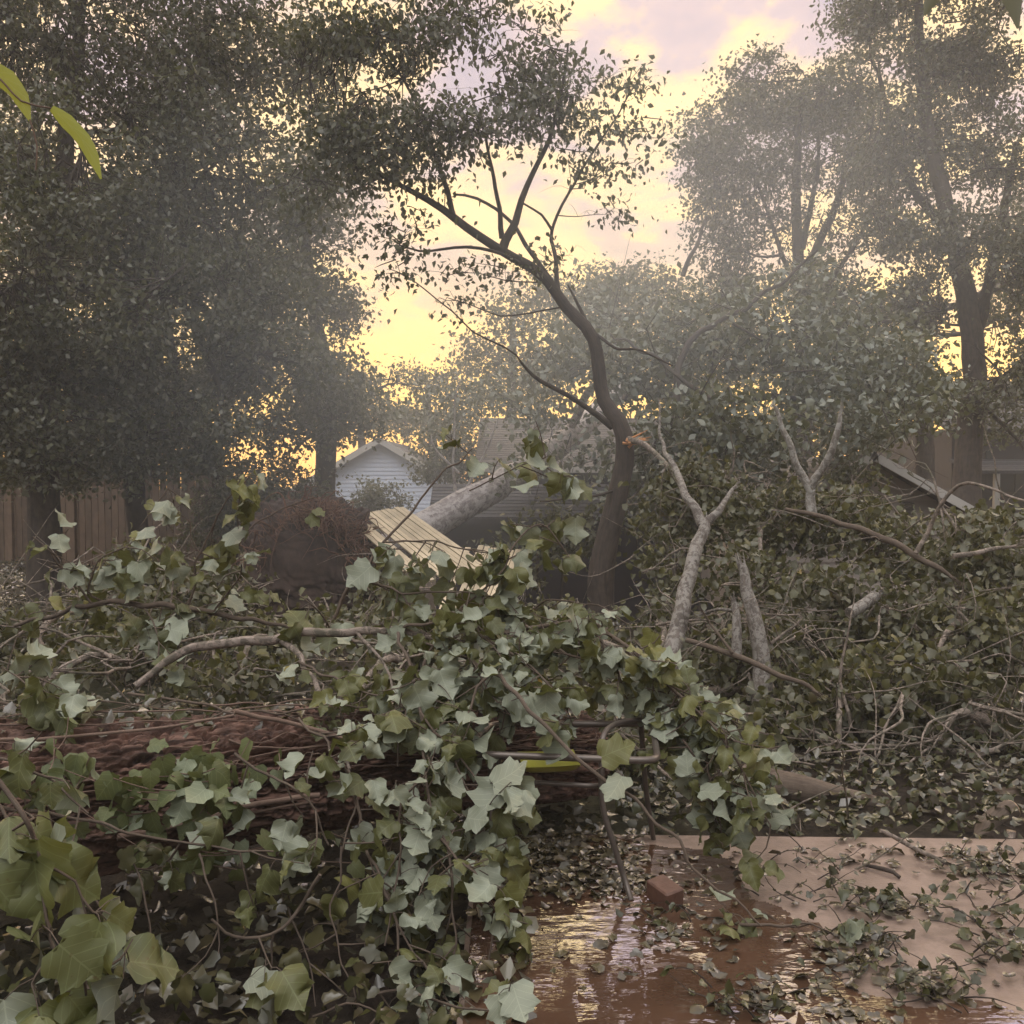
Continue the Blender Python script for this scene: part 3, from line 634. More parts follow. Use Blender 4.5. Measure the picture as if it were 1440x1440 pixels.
shrub('dusky shrub hiding the right end of the wooden fence', 330, 700, 14.5, 80, 80, 64)
shrub('dark understorey bush in front of the fence at far left', 40, 640, 13.5, 100, 60, 65)
shrub('overhanging bush above the middle of the fence', 190, 620, 14, 110, 55, 66)

shrub('scrubby bush between the bent tree and the upper board panel', 790, 745, 11.8, 75, 42, 67, lsz=.085, matl=LF_MID, d=.8)
shrub('scrubby bush pressed against the shed wall left of the bent tree foot', 720, 790, 12.4, 60, 40, 68, lsz=.085, matl=LF_MID, d=.8)
# ------------------------------------------------------------------ buildings
def clap(mb, poly_fn, x0, x1, z0, z1, y, pitch=.13, axis='x'):
    """lapped boards on the plane y=const, clipped to poly_fn(z)->(xa,xb)"""
    z = z0
    while z < z1:
        a, b_ = poly_fn(z); a2, b2 = poly_fn(min(z+pitch, z1))
        if b_-a > .02 and b2 >= a2:
            v = [(a, y-.025, z), (b_, y-.025, z), (b2, y, z+pitch), (a2, y, z+pitch), (a, y+.02, z), (b_, y+.02, z), (b2, y+.02, z+pitch), (a2, y+.02, z+pitch)]
            mb.add(v, [(0, 1, 2, 3), (4, 7, 6, 5), (0, 4, 5, 1), (3, 2, 6, 7), (0, 3, 7, 4), (1, 5, 6, 2)], rng.random())
        z += pitch
def roofplane(mb, a, b_, c, d, th=.08, rows=12):
    """shingle courses from eave a-b up to ridge d-c"""
    a, b_, c, d = map(lambda q: np.asarray(q, float), (a, b_, c, d))
    n = np.cross(b_-a, d-a); n /= np.linalg.norm(n); n = n if n[2] > 0 else -n
    for k in range(rows):
        t0, t1 = k/rows, (k+1)/rows
        p = [a+(d-a)*t0, b_+(c-b_)*t0, b_+(c-b_)*t1, a+(d-a)*t1]
        up = [p[0]+n*.010, p[1]+n*.010, p[2]+n*.002, p[3]+n*.002]; lo = [q-n*th for q in p]
        mb.add(up+lo, [(0, 1, 2, 3), (4, 7, 6, 5), (0, 4, 5, 1), (1, 5, 6, 2), (2, 6, 7, 3), (3, 7, 4, 0)], rng.random())
def gable_fn(xl, xr, ze, xa, za):
    def fn(z):
        if z <= ze: return xl, xr
        t = (z-ze)/(za-ze); return xl+(xa-xl)*t, xr+(xa-xr)*t
    return fn
# white sided house
Y = 34; A = P(535, 618, Y); L_ = P(415, 688, Y); R_ = P(655, 688, Y); gb = float(gz(A[0], Y))
t = thing('white_house', 'white lap sided house gable behind the trees left of centre', 'house', (A[0], Y, gb))
mb = MB(); clap(mb, gable_fn(L_[0], R_[0], L_[2], A[0], A[2]), 0, 0, gb, A[2], Y, .14); mb.build('wall', M_WHITE, t, False)
mb = MB()
for s, e in ((L_, -1), (R_, 1)):
    ex = s+(s-A)*.08
    roofplane(mb, V(ex[0], Y-.3, ex[2]), V(ex[0], Y+8, ex[2]), V(A[0], Y+8, A[2]), V(A[0], Y-.3, A[2]), .1, 10)
mb.build('roof', M_SHINGLE, t, False)
mb = MB()
for s in (L_, R_):
    d = s-A; L = np.linalg.norm(d); an = math.atan2(d[2], d[0]); c = (A+s)/2
    box(mb, (c[0], Y-.33, c[2]-.03), (L*1.05, .05, .2), roty(-an))
mb.build('rake_board', M_TRIM, t, False)
mb = MB(); box(mb, ((L_[0]+R_[0])/2, Y+4.2, (gb+L_[2])/2), (R_[0]-L_[0]-.1, 8.2, L_[2]-gb)); mb.build('side_wall', M_WHITE, t, False)

# low dark shed
Ys = 14.5; rl = P(578, 681, Ys+.9); rr2 = P(905, 684, Ys+.9); el = P(604, 728, Ys); er = P(930, 730, Ys); gb = float(gz(rl[0], Ys))
t = thing('garden_shed', 'low shed with dark shingled roof under the leaning grey trunk', 'shed', ((rl[0]+rr2[0])/2, Ys+.9, gb))
mb = MB(); xl = el[0]-.02; xr = er[0]
roofplane(mb, (xl, Ys, el[2]), (xr, Ys, el[2]), (xr, Ys+.9, rl[2]), (xl, Ys+.9, rl[2]), .04, 10)
roofplane(mb, (xr, Ys+1.8, el[2]), (xl, Ys+1.8, el[2]), (xl, Ys+.9, rl[2]), (xr, Ys+.9, rl[2]), .04, 10)
mb.build('roof', M_SHINGLE, t, False)
mb = MB()
box(mb, ((xl+xr)/2, Ys+.9, (gb+el[2])/2), (xr-xl-.2, 1.55, el[2]-gb-.1)); mb.build('wall', M_DARK, t, False)
mb = MB(); n = 14
mb.add([(xl+.1, Ys+.1, el[2]-.06), (xl+.1, Ys+1.7, el[2]-.06), (xl+.1, Ys+.9, rl[2]-.08), (xl+.16, Ys+.1, el[2]-.06), (xl+.16, Ys+1.7, el[2]-.06), (xl+.16, Ys+.9, rl[2]-.08)], [(0, 2, 1), (3, 4, 5)]); mb.build('gable', M_DARK, t, False)
mb = MB(); box(mb, ((xl+xr)/2, Ys-.02, el[2]-.05), (xr-xl, .03, .09)); mb.build('fascia', M_DARK, t, False)

# struck house behind it
Yh = 20; e1 = P(668, 656, Yh); e2 = P(960, 660, Yh); rg = P(768, 588, Yh+3.2); gb = float(gz(0, Yh))
t = thing('ranch_house', 'low brown roofed house struck by the fallen grey trunk', 'house', ((e1[0]+e2[0])/2, Yh+3, gb))
mb = MB(); xl = e1[0]; xr = e2[0]+2
roofplane(mb, (xl, Yh, e1[2]), (xr, Yh, e1[2]), (xr, Yh+3.2, rg[2]), (xl, Yh+3.2, rg[2]), .1, 26)
roofplane(mb, (xr, Yh+6.4, e1[2]), (xl, Yh+6.4, e1[2]), (xl, Yh+3.2, rg[2]), (xr, Yh+3.2, rg[2]), .1, 26)
mb.build('roof', M_SHING2, t, False)
mb = MB(); box(mb, ((xl+xr)/2, Yh+3.2, (gb+e1[2])/2-.05), (xr-xl-.6, 5.6, e1[2]-gb-.1)); mb.build('wall', M_DARK, t, False)
mb = MB(); box(mb, ((xl+xr)/2, Yh-.03, e1[2]-.06), (xr-xl, .04, .13)); mb.build('fascia', M_TRIM, t, False)

# garage at right with louvred gable vent
Yg = 13.5; A = P(1215, 640, Yg); Rr = P(1345, 712, Yg); gb = float(gz(5.5, Yg)); Ll = V(2*A[0]-Rr[0], Yg, Rr[2])
t = thing('garage', 'taupe sided garage with louvred gable vent half buried in brush', 'garage', (A[0], Yg, gb))
mb = MB(); clap(mb, gable_fn(Ll[0]+.15, Rr[0]-.15, Rr[2], A[0], A[2]-.05), 0, 0, gb, A[2]-.06, Yg, .12); mb.build('wall', M_BEIGE, t, False)
mb = MB(); box(mb, (A[0], Yg+3, (gb+Rr[2])/2), (2*(Rr[0]-A[0])-.4, 5.9, Rr[2]-gb)); mb.build('side_wall', M_BEIGE, t, False)
mb = MB()
for s in (Ll, Rr):
    ex = s+(s-A)*.04; roofplane(mb, V(ex[0], Yg-.35, ex[2]), V(ex[0], Yg+6, ex[2]), V(A[0], Yg+6, A[2]), V(A[0], Yg-.35, A[2]), .05, 9)
mb.build('roof', M_SHING2, t, False)
mb = MB()
for s in (Ll, Rr):
    d = s-A; L = np.linalg.norm(d); an = math.atan2(d[2], d[0]); c = (A+s)/2; box(mb, (c[0], Yg-.38, c[2]-.02), (L*1.05, .04, .11), roty(-an))
mb.build('rake_board', M_TRIM, t, False)
v0 = P(1268, 706, Yg); v1 = P(1283, 729, Yg)
mb = MB()
for k in range(9): box(mb, ((v0[0]+v1[0])/2, Yg-.045, v1[2]+(v0[2]-v1[2])*(k+.5)/9), (v1[0]-v0[0], .03, .016), rotx(.5))
vt = mb.build('vent', M_LOUV, t, False)
mb = MB(); 
for sx in (v0[0], v1[0]): box(mb, (sx, Yg-.05, (v0[2]+v1[2])/2), (.02, .04, v0[2]-v1[2]+.04))
mb.build('frame', M_TRIM, vt, False)
# far right house
Yr = 30; k = Yr/F
t = thing('two_storey_house', 'dark two storey house with white framed windows behind the right trees', 'house', (P(1420, 700, Yr)[0], Yr+4, float(gz(15, Yr))))
gb = float(gz(15, Yr)); x0 = P(1338, 660, Yr)[0]; x1 = P(1560, 660, Yr)[0]; zt = P(1400, 604, Yr)[2]
mb = MB(); box(mb, ((x0+x1)/2, Yr+4, (gb+zt)/2), (x1-x0, 8, zt-gb)); mb.build('wall', M_DARK, t, False)
mb = MB(); roofplane(mb, (x0-.3, Yr-.4, zt), (x1, Yr-.4, zt), (x1, Yr+4, zt+1.8), (x0-.3, Yr+4, zt+1.8), .1, 14); mb.build('roof', M_SHINGLE, t, False)
zp = P(1400, 662, Yr-2)[2]
mb = MB(); roofplane(mb, (x0-.1, Yr-2.0, zp), (x1, Yr-2.0, zp), (x1, Yr-.02, zp+.35), (x0-.1, Yr-.02, zp+.35), .08, 6); mb.build('porch_roof', M_SHINGLE, t, False)
def win(px0, py0, px1, py1, Yw, bars=1):
    a = P(px0, py0, Yw); c = P(px1, py1, Yw); cx, cz = (a[0]+c[0])/2, (a[2]+c[2])/2; W, H = c[0]-a[0], a[2]-c[2]
    mb = MB(); box(mb, (cx, Yw-.03, cz), (W, .03, H)); wn = mb.build('window', M_GLASS, t, False)
    mb = MB()
    for s in (-1, 1): box(mb, (cx+s*W/2, Yw-.06, cz), (.07, .05, H+.1)); box(mb, (cx, Yw-.06, cz+s*H/2), (W-.08, .045, .07))
    for b_ in range(bars): box(mb, (cx-W/2+W*(b_+1)/(bars+1), Yw-.06, cz), (.04, .035, H-.1))
    mb.build('frame', M_TRIM, wn, False)
win(1361, 632, 1369, 646, Yr, 0); win(1386, 634, 1396, 646, Yr, 0)
win(1358, 668, 1386, 690, Yr, 1); win(1406, 664, 1424, 692, Yr, 1); win(1427, 664, 1445, 692, Yr, 1)
mb = MB()
for px in (1348, 1400, 1452): c = P(px, 680, Yr-1.8); box(mb, (c[0], Yr-1.85, (gb+zp)/2), (.14, .14, zp-gb-.06))
mb.build('porch_posts', M_TRIM, t, False)

# fence at left
t = None
fx0, fx1, Yf = P(-40, 700, 17.5)[0], P(345, 700, 15.5)[0], None
p0 = V(fx0, 17.8, 0); p1 = V(fx1, 15.6, 0); d = p1-p0; L = np.linalg.norm(d); u = d/L; an = math.atan2(u[1], u[0])
t = thing('wooden_fence', 'weathered brown board privacy fence under the left trees', 'fence', ((p0+p1)/2))
bd = MB(); n = int(L/.145)
for k in range(n):
    c = p0+u*(k+.5)*.145; h = 1.85+rng.normal(0, .015); zb = float(gz(c[0], c[1]))
    box(bd, (c[0], c[1]-.02, zb+h/2), (.128, .02, h), rotz(an+rng.normal(0, .01)) @ roty(rng.normal(0, .006)), rng.random())
bd.build('board_panel', M_FENCE, t, False)
for zr in (.35, 1.0, 1.6):
    mb = MB(); c = (p0+p1)/2; box(mb, (c[0], c[1]+.03, zr), (L, .04, .09), rotz(an)); mb.build('rail', M_FENCE, t, False)
for k in range(4):
    mb = MB(); c = p0+u*(L*(k+.5)/4); box(mb, (c[0]+.05, c[1]-.06, .98), (.10, .10, 1.96), rotz(an), .9); mb.build('post', M_FENCE, t, False)

# ------------------------------------------------------------------ fallen grey tree with its root plate
def blob(mb, c, r, seed, n=40, amp=.3, frq=2.2, r_=.5, sq=False):
    th = np.linspace(0, pi, n); ph = np.linspace(0, 2*pi, 2*n, endpoint=False); TH, PH = np.meshgrid(th, ph, indexing='ij')
    dd = np.stack([np.sin(TH)*np.cos(PH), np.sin(TH)*np.sin(PH), np.cos(TH)], -1)
    s = 1+amp*(fbm(dd*frq+seed, 5)-.47)*2
    if sq: dd = np.sign(dd)*np.abs(dd)**V(.6, 1, .6)
    v = V(*c)+dd*s[..., None]*V(*r); m = 2*n
    i = np.arange(n-1)[:, None]; j = np.arange(m)[None]
    f = np.stack([i*m+j, (i+1)*m+j, (i+1)*m+(j+1) % m, i*m+(j+1) % m], -1).reshape(-1, 4)
    mb.add(v.reshape(-1, 3), f, r_); return v.reshape(-1, 3), dd.reshape(-1, 3)
Yb = 11.6; rb = P(432, 788, Yb)
t = thing('fallen_tree', 'uprooted grey trunked tree lying against the brown roofed house', 'fallen tree', (rb[0], Yb, float(gz(rb[0], Yb))))
mb = MB(); kk = Yb/F
bv, bn = blob(mb, rb+V(0, .3, -.02), (92*kk, .30, 80*kk), 3.3, 150, .34, 4.2, sq=True)
mb.build('root_plate', M_CLAY, t)
mb = MB()
for k in range(620):
    th = rng.uniform(-.1, 1.1*pi) if k % 4 == 0 else rng.uniform(.02*pi, .55*pi)
    a = rb+V(cos(th)*88*kk*rng.uniform(.5, 1.0), rng.uniform(-.1, .35), abs(sin(th))*72*kk*rng.uniform(.6, 1.02))
    dr = V(cos(th)*rng.uniform(0, 1)+rng.normal(0, .5), rng.normal(0, .6)-.3, abs(sin(th))*.9+rng.normal(0, .5)); dr /= np.linalg.norm(dr)
    L = rng.uniform(.12, .5); m1 = a+dr*L*.5+rng.normal(0, .05, 3); e = a+dr*L*.8+V(rng.normal(0, .1), rng.normal(0, .1), -rng.uniform(0, .25))
    q, r = smooth_path([a, m1, e], [rng.uniform(.004, .014), .002], .05, .06, k); tube(mb, q, r, 4, cap=False)
mb.build('roots', BK_ROOT, t)
mb = MB(); q, r = smooth_path([P(500, 800, 12.3), P(612, 735, 12.9), P(690, 688, 13.6), P(780, 630, 15.5), P(845, 575, 18.5), P(880, 535, 20)], [.24, .21, .19, .19, .19, .16], .12, .08, 5); tube(mb, q, r, 26, lump=.10, seed=5)
for lp, lr in (([P(745, 650, 14.6), P(752, 610, 14.6), P(758, 575, 14.5)], [.06, .03]), ([P(800, 610, 16.5), P(822, 560, 15.5), P(835, 540, 15)], [.08, .05]),
               ([P(640, 690, 14), P(638, 640, 14), P(640, 560, 14), P(655, 520, 14)], [.025, .012, .006]), ([P(655, 690, 14), P(680, 640, 14), P(700, 590, 14)], [.025, .006]), ([P(645, 665, 14), P(612, 630, 14), P(605, 610, 14)], [.02, .006])):
    q, r = smooth_path(lp, lr, .1, .06, 6); tube(mb, q, r, 9)
mb.build('trunk', BK_FALL, t)
C, Lx = crown_leaves([LB(820, 500, 15, 110, 70), LB(930, 520, 13.5, 110, 80), LB(880, 440, 16, 90, 50, d=.8), LB(1000, 470, 14, 90, 60), LB(1090, 500, 13, 100, 80), LB(1210, 480, 14, 100, 70), LB(1180, 560, 12.5, 120, 75), LB(1110, 650, 14, 90, 45), LB(1165, 640, 14, 60, 35), LB(1000, 600, 13, 70, 50), LB(1270, 580, 14.5, 75, 52), LB(1080, 600, 11.5, 130, 70), LB(960, 620, 12, 100, 70), LB(1120, 420, 14, 100, 55, d=.8), LB(1260, 530, 14, 70, 60), LB(770, 590, 14.2, 50, 40, d=.8), LB(840, 640, 14, 60, 40, d=.7), LB(740, 655, 13.4, 36, 18, d=.4), LB(900, 690, 12.5, 50, 40), LB(720, 560, 19, 60, 40, d=.7), LB(640, 570, 21, 70, 45, d=.8)], .10, 2.7, seed=77)
lm = MB(); leaves(lm, np.repeat(C, 26, 0)+rng.normal(size=(len(C)*26, 3))*V(1, 1, .6)*.22, .10, SIMPLE+MINI[:1], down=.7, flip=.5)
lm.build('crown', LF_CROWN, t)
mb = MB()
for lp, lr in (([P(880, 535, 20), P(960, 560, 16), P(1030, 560, 13.5), P(1160, 560, 12.8)], [.15, .1, .06, .03]), ([P(1150, 352, 13), P(1060, 425, 13), P(980, 470, 12.6), P(955, 520, 12.4), P(948, 600, 12)], [.015, .03, .035, .045, .05]),
               ([P(880, 560, 18), P(960, 490, 15), P(1080, 480, 13.6), P(1200, 460, 13.6), P(1250, 450, 14)], [.08, .05, .04, .02]), ([P(960, 388, 15), P(975, 350, 15), P(995, 305, 15)], [.04, .03, .02]),
               ([P(1000, 560, 12), P(900, 490, 12.4), P(860, 470, 13)], [.03, .01]), ([P(1030, 455, 12.5), P(1060, 470, 12.5), P(1090, 485, 12.5)], [.02, .006])):
    q, r = smooth_path(lp, lr, .1, .08, 8); tube(mb, q, r, 8)
for i in range(0, len(C), 3): tube(mb, np.array([C[i], C[i]+rng.normal(0, .25, 3), C[i]+rng.normal(0, .45, 3)]), np.array([.010, .007, .002]), 4, cap=False)
mb.build('limbs', BK_TREE, t)

# broken fence panels of bright boards
def panel(label, a, b_, c, d, n, seed):
    """a-b far edge, d-c near edge; n boards running from far to near"""
    a, b_, c, d = (np.asarray(q, float) for q in (a, b_, c, d))
    base = (a+b_+c+d)/4
    t = thing('fence_panel', label, 'fence panel', V(base[0], base[1], min(a[2], c[2], d[2], b_[2])), 'broken panels of pale boards')
    nn = np.cross(b_-a, d-a); nn /= np.linalg.norm(nn); nn = nn if nn[2] > 0 else -nn
    mb = MB()
    for k in range(n):
        if (k*7+seed) % 11 == 0: continue
        t0, t1 = (k+.07)/n, (k+.93)/n; j = rng.normal(0, .03, 2)
        q = [a+(b_-a)*t0, a+(b_-a)*t1, d+(c-d)*t1, d+(c-d)*t0]
        q[0] = q[0]+(q[3]-q[0])*abs(j[0]); q[1] = q[1]+(q[2]-q[1])*abs(j[0]); q[2] = q[2]+(q[1]-q[2])*abs(j[1]); q[3] = q[3]+(q[0]-q[3])*abs(j[1])
        lift = nn*rng.uniform(0, .015)
        up = [x+nn*.012+lift for x in q]; lo = [x-nn*.01+lift for x in q]
        mb.add(up+lo, [(0, 1, 2, 3), (4, 7, 6, 5), (0, 4, 5, 1), (1, 5, 6, 2), (2, 6, 7, 3), (3, 7, 4, 0)], rng.random())
    mb.build('boards', M_BOARD, t, False)
    for s in (.2, .8):
        mb = MB(); x0 = a+(d-a)*s-nn*.03; x1 = b_+(c-b_)*s-nn*.03; tube(mb, np.array([x0, x1]), np.array([.03, .03]), 4); mb.build('rail', M_BOARD, t, False)
panel('pale board panel lying tilted between the root plate and the leaning trunk', P(478, 724, 12.2), P(565, 712, 12.2), P(690, 800, 10.6), P(590, 822, 10.5), 13, 1)
panel('pale board panel lower down poking through the poplar leaves', P(655, 768, 11.6), P(742, 774, 11.6), P(706, 866, 9.6), P(612, 868, 9.6), 10, 4)

# ------------------------------------------------------------------ brush pile on the right (fallen limbs with leaves)
def bz(Y_): return 1.42*sstep(4.2, 8.3, Y_)
def brush(label, spots, seed, lsz=.06, lai=2.5, d=1.0, matl=LF_MID, tm=MINI, flip=.4, nlimb=3):
    lbs = []
    for px, py, Y_, rx, rz in spots: lbs.append(LB(px, py, Y_, rx, rz, .45, d))
    c = V(*lbs[0][:3]); b = V(c[0], c[1], float(gz(c[0], c[1])))
    e = V(*lbs[-1][:3])
    return make_tree('fallen_branch', label, 'fallen branch', b, [b+V(-.3, .2, .02), (b+c)/2+V(.1, 0, .0), c, (c+e)/2+V(0, 0, .1), e], [.05, .045, .03, .02, .012], lbs, lsz=lsz, lai=lai, matl=matl, matb=BK_LIMB, tm=tm, seed=seed, clump_n=20, clump_s=.11, gap=.47, group='fallen leafy branches heaped on the right', twigr=.0055, down=.8, flip=flip, trunk_n=8, crownname='leaves', trunkname='stem', twig_every=2, sticks=20)
brush('leafy branch heaped left of the forked white limb, behind the bent trunk', [(960, 730, 9.2, 60, 60), (950, 800, 8.6, 50, 50), (1010, 680, 9.5, 80, 50)], 101)
brush('leafy branch directly under the forked white limb', [(1080, 740, 8.8, 90, 50), (1150, 720, 8.8, 90, 50), (1060, 820, 8, 80, 50)], 102)
brush('leafy branch beneath the garage vent', [(1230, 760, 8.6, 90, 45), (1180, 716, 10, 48, 34), (1200, 668, 12.5, 34, 24), (1300, 795, 8.4, 90, 40)], 103)
brush('leafy branch with yellowing leaves at the right edge under the far house', [(1400, 770, 7.6, 80, 60), (1390, 748, 8.6, 70, 26), (1440, 830, 7.2, 60, 50)], 104, matl=LF_MID)
brush('leafy branch in the middle of the brush heap', [(1180, 850, 7.3, 100, 60), (1120, 900, 6.8, 90, 50), (1260, 870, 7.0, 90, 50)], 105)
brush('leafy branch low at the right edge of the brush heap', [(1360, 880, 6.6, 100, 60), (1420, 930, 6.2, 70, 55), (1310, 940, 6.2, 90, 50)], 106)
brush('leafy branch at the foot of the brush heap above the dark log', [(1180, 980, 6.0, 100, 45), (1110, 1020, 5.8, 80, 35), (1250, 1000, 5.9, 90, 35), (1180, 1050, 5.6, 120, 22)], 107)
brush('leafy branch at the foot of the heap above the sawn logs', [(1370, 1000, 5.8, 90, 40), (1420, 1050, 5.6, 60, 25), (1310, 1055, 5.6, 80, 20)], 108)
brush('leafy branch behind the tilted pale limb left of the heap', [(930, 880, 7.5, 50, 35), (810, 890, 7.6, 50, 30), (930, 940, 6.6, 70, 45)], 109)
brush('leafy branch around the pale broken stump', [(1050, 930, 6.8, 70, 50), (1010, 880, 7.2, 60, 50), (1100, 1000, 6.2, 70, 40)], 110)
brush('leafy sprays low behind the metal chair frame', [(780, 1000, 5.6, 90, 40), (700, 960, 6, 80, 40), (880, 1030, 5.4, 80, 40)], 111)
brush('thin leafy spray along the patio edge left of the dark log', [(1110, 1165, 4.75, 60, 12), (1060, 1150, 4.8, 40, 15)], 112)
# left middle ground
def lbrush(*a, **k):
    o = brush(*a, **k); o['group'] = 'fallen leafy branches heaped on the left'; return o
lbrush('leafy branch behind the great trunk at the left edge', [(50, 900, 6.6, 90, 50), (120, 860, 7.4, 80, 45)], 121)
lbrush('leafy branch between the fence and the tan limb', [(230, 860, 7.5, 100, 50), (160, 800, 9, 80, 45), (310, 830, 8, 80, 40)], 122)
lbrush('leafy branch in front of the dark root plate', [(380, 900, 7, 100, 35), (470, 880, 7.5, 80, 30), (330, 950, 6, 90, 40)], 123)
lbrush('leafy branch right behind the great trunk below the pale boards', [(560, 930, 6.2, 100, 40), (640, 900, 6.8, 80, 40), (500, 980, 5.6, 80, 30)], 124)
lbrush('leafy branch between root plate and lower pale board panel', [(560, 830, 9.5, 60, 40), (760, 870, 8.4, 50, 35)], 125, d=.4)
lbrush('olive green leafy branch low at the left behind the great trunk', [(70, 960, 5.6, 90, 30), (180, 930, 6, 80, 35)], 126)

# bare pale limbs
def limb(label, pts, rad, mat=BK_PALE, name='broken_limb', side=(), n=10, cat='limb', cut=None, group=None):
    mb = MB(); q, r = smooth_path(pts, rad, .05, .03, len(label)); tube(mb, q, r, n, lump=.12, seed=len(label))
    for sp, sr in side: 
        qq, r2 = smooth_path(sp, sr, .05, .03, len(label)+1); tube(mb, qq, r2, 8, lump=.1)
    if name == 'broken_limb':
        for e_, i_, d_ in ((q[-1], -1, q[-1]-q[-3]),)+(((qq[-1], -1, qq[-1]-qq[-3]),) if side else ()):
            re_ = r2[-1] if (side and np.allclose(e_, qq[-1])) else r[-1]
            d_ = d_/np.linalg.norm(d_)
            for k in range(9):
                o_ = rng.normal(size=3); o_ -= d_*np.dot(o_, d_); o_ /= np.linalg.norm(o_)
                b_ = e_+o_*re_*.75-d_*.03; tube(mb, np.array([b_, b_+d_*(.04+rng.random()*.09)+o_*rng.normal(0, .012)]), np.array([re_*.35, .001]), 4)
    if cut is None:
        o = mb.build(name, mat); recentre(o); return tag(o, label, cat, group)
    lo = q[np.argmin(q[:, 2])]; t = thing(name, label, cat, (lo[0], lo[1], lo[2]-.02), group); mb.build('bark', mat, t)
    mb = MB(); dd = q[cut]-q[cut-(1 if cut < 0 else -1)]; dd /= np.linalg.norm(dd); tube(mb, np.array([q[cut]-dd*.002, q[cut]+dd*.006]), np.array([r[cut]*.96, r[cut]*.96]), 14); mb.build('cut_end', M_CUT, t); return t
limb('tilted pale limb forking beside the centre of the brush heap', [P(935, 975, 6.2), P(948, 900, 6.4), P(965, 830, 6.6), P(985, 760, 6.9), P(990, 735, 7)], [.066, .058, .052, .046, .04],
     side=[([P(988, 738, 7), P(965, 695, 7.2), P(945, 655, 7.6), P(930, 620, 8), P(925, 560, 8.3)], [.038, .03, .022, .014, .006]), ([P(990, 738, 7), P(1015, 715, 7.1), P(1034, 684, 7.3)], [.036, .012])])
limb('white forked limb standing up like a letter Y in the brush', [P(1142, 725, 8.4), P(1141, 690, 8.4), P(1160, 650, 8.3), P(1176, 610, 8.2), P(1180, 580, 8.2)], [.045, .04, .032, .026, .014], BK_WHITE,
     side=[([P(1141, 692, 8.4), P(1125, 660, 8.4), P(1105, 610, 8.4), P(1088, 572, 8.4)], [.04, .032, .025, .015])])
limb('pale broken stump with white patches low in the brush', [P(1072, 990, 6.3), P(1070, 920, 6.4), P(1056, 850, 6.5), P(1042, 795, 6.6)], [.07, .055, .045, .028], BK_PALE)
limb('short thin upright pale stick beside the broken stump', [P(1036, 925, 6.3), P(1036, 880, 6.35), P(1034, 850, 6.4)], [.035, .03, .022], side=[([P(1035, 860, 6.4), P(1010, 855, 6.4), P(990, 862, 6.4)], [.012, .008])])
limb('long brown limb slanting down right across the brush heap', [P(1105, 716, 7.6), P(1180, 735, 7.3), P(1240, 755, 7.1), P(1310, 795, 6.9), P(1340, 812, 6.8)], [.014, .02, .025, .021, .010], BK_TWIG)
limb('thin tan branch arching over the brush before the far house', [P(1288, 778, 6.9), P(1310, 735, 6.9), P(1335, 693, 6.8), P(1362, 679, 6.7), P(1400, 690, 6.5), P(1450, 708, 6.3)], [.016, .015, .013, .011, .009, .007], BK_LIMB, side=[([P(1322, 712, 6.85), P(1325, 730, 6.8), P(1326, 748, 6.8)], [.008, .005])])
limb('dark thin limb slanting through leaves left of the broken stump', [P(965, 900, 6), P(1040, 922, 5.8), P(1100, 950, 5.6), P(1150, 975, 5.5)], [.015, .018, .015, .01], BK_TWIG, side=[([P(1030, 918, 5.8), P(1000, 880, 5.9), P(990, 865, 5.9)], [.01, .005])])
limb('short pale log end lying in the middle of the brush heap', [P(1195, 862, 6.6), P(1230, 838, 6.8)], [.04, .04])
limb('pale horizontal branch low at the right in the brush', [P(1340, 782, 6.7), P(1385, 775, 6.7), P(1430, 768, 6.7)], [.018, .016, .008], BK_LIMB)
# logs at the patio edge
limb('dark thick log at the far edge of the patio', [P(1040, 1098, 4.9), P(1110, 1108, 4.85), P(1180, 1120, 4.8), P(1260, 1140, 4.75)], [.085, .08, .065, .05], BK_TWIG, 'log', cat='log')
limb('long grey log at the right edge behind the sawn log', [P(1290, 1140, 5.0), P(1370, 1135, 4.95), P(1470, 1128, 4.9)], [.06, .075, .08], BK_TWIG, 'log', cat='log')
limb('crooked grey branch log lying between the two long logs', [P(1200, 1170, 4.65), P(1255, 1158, 4.7), P(1300, 1138, 4.75), P(1325, 1122, 4.8)], [.03, .04, .05, .05], BK_TWIG, 'log', cat='log')
limb('small sawn log with pale cut end at the right edge', [P(1372, 1186, 4.35), P(1395, 1160, 4.5), P(1418, 1140, 4.6)], [.04, .045, .05], BK_TWIG, 'log', cat='log', cut=-1)
limb('short pale topped stick leaning at the patio edge', [P(1408, 1196, 4.3), P(1422, 1172, 4.35)], [.02, .02], BK_LIMB, 'log', cat='log', cut=-1)
limb('straight thin stick lying across the wet patio', [PG(1238, 1168, .12)+V(0, 0, 0), PG(1290, 1192, .05), PG(1350, 1222, .02)], [.008, .01, .007], BK_LIMB, 'stick', cat='stick')
limb('short dark stick on the wet patio', [PG(1215, 1216, .012), PG(1240, 1224, .012), PG(1268, 1232, .012)], [.006, .009, .007], BK_TREE, 'stick', cat='stick')

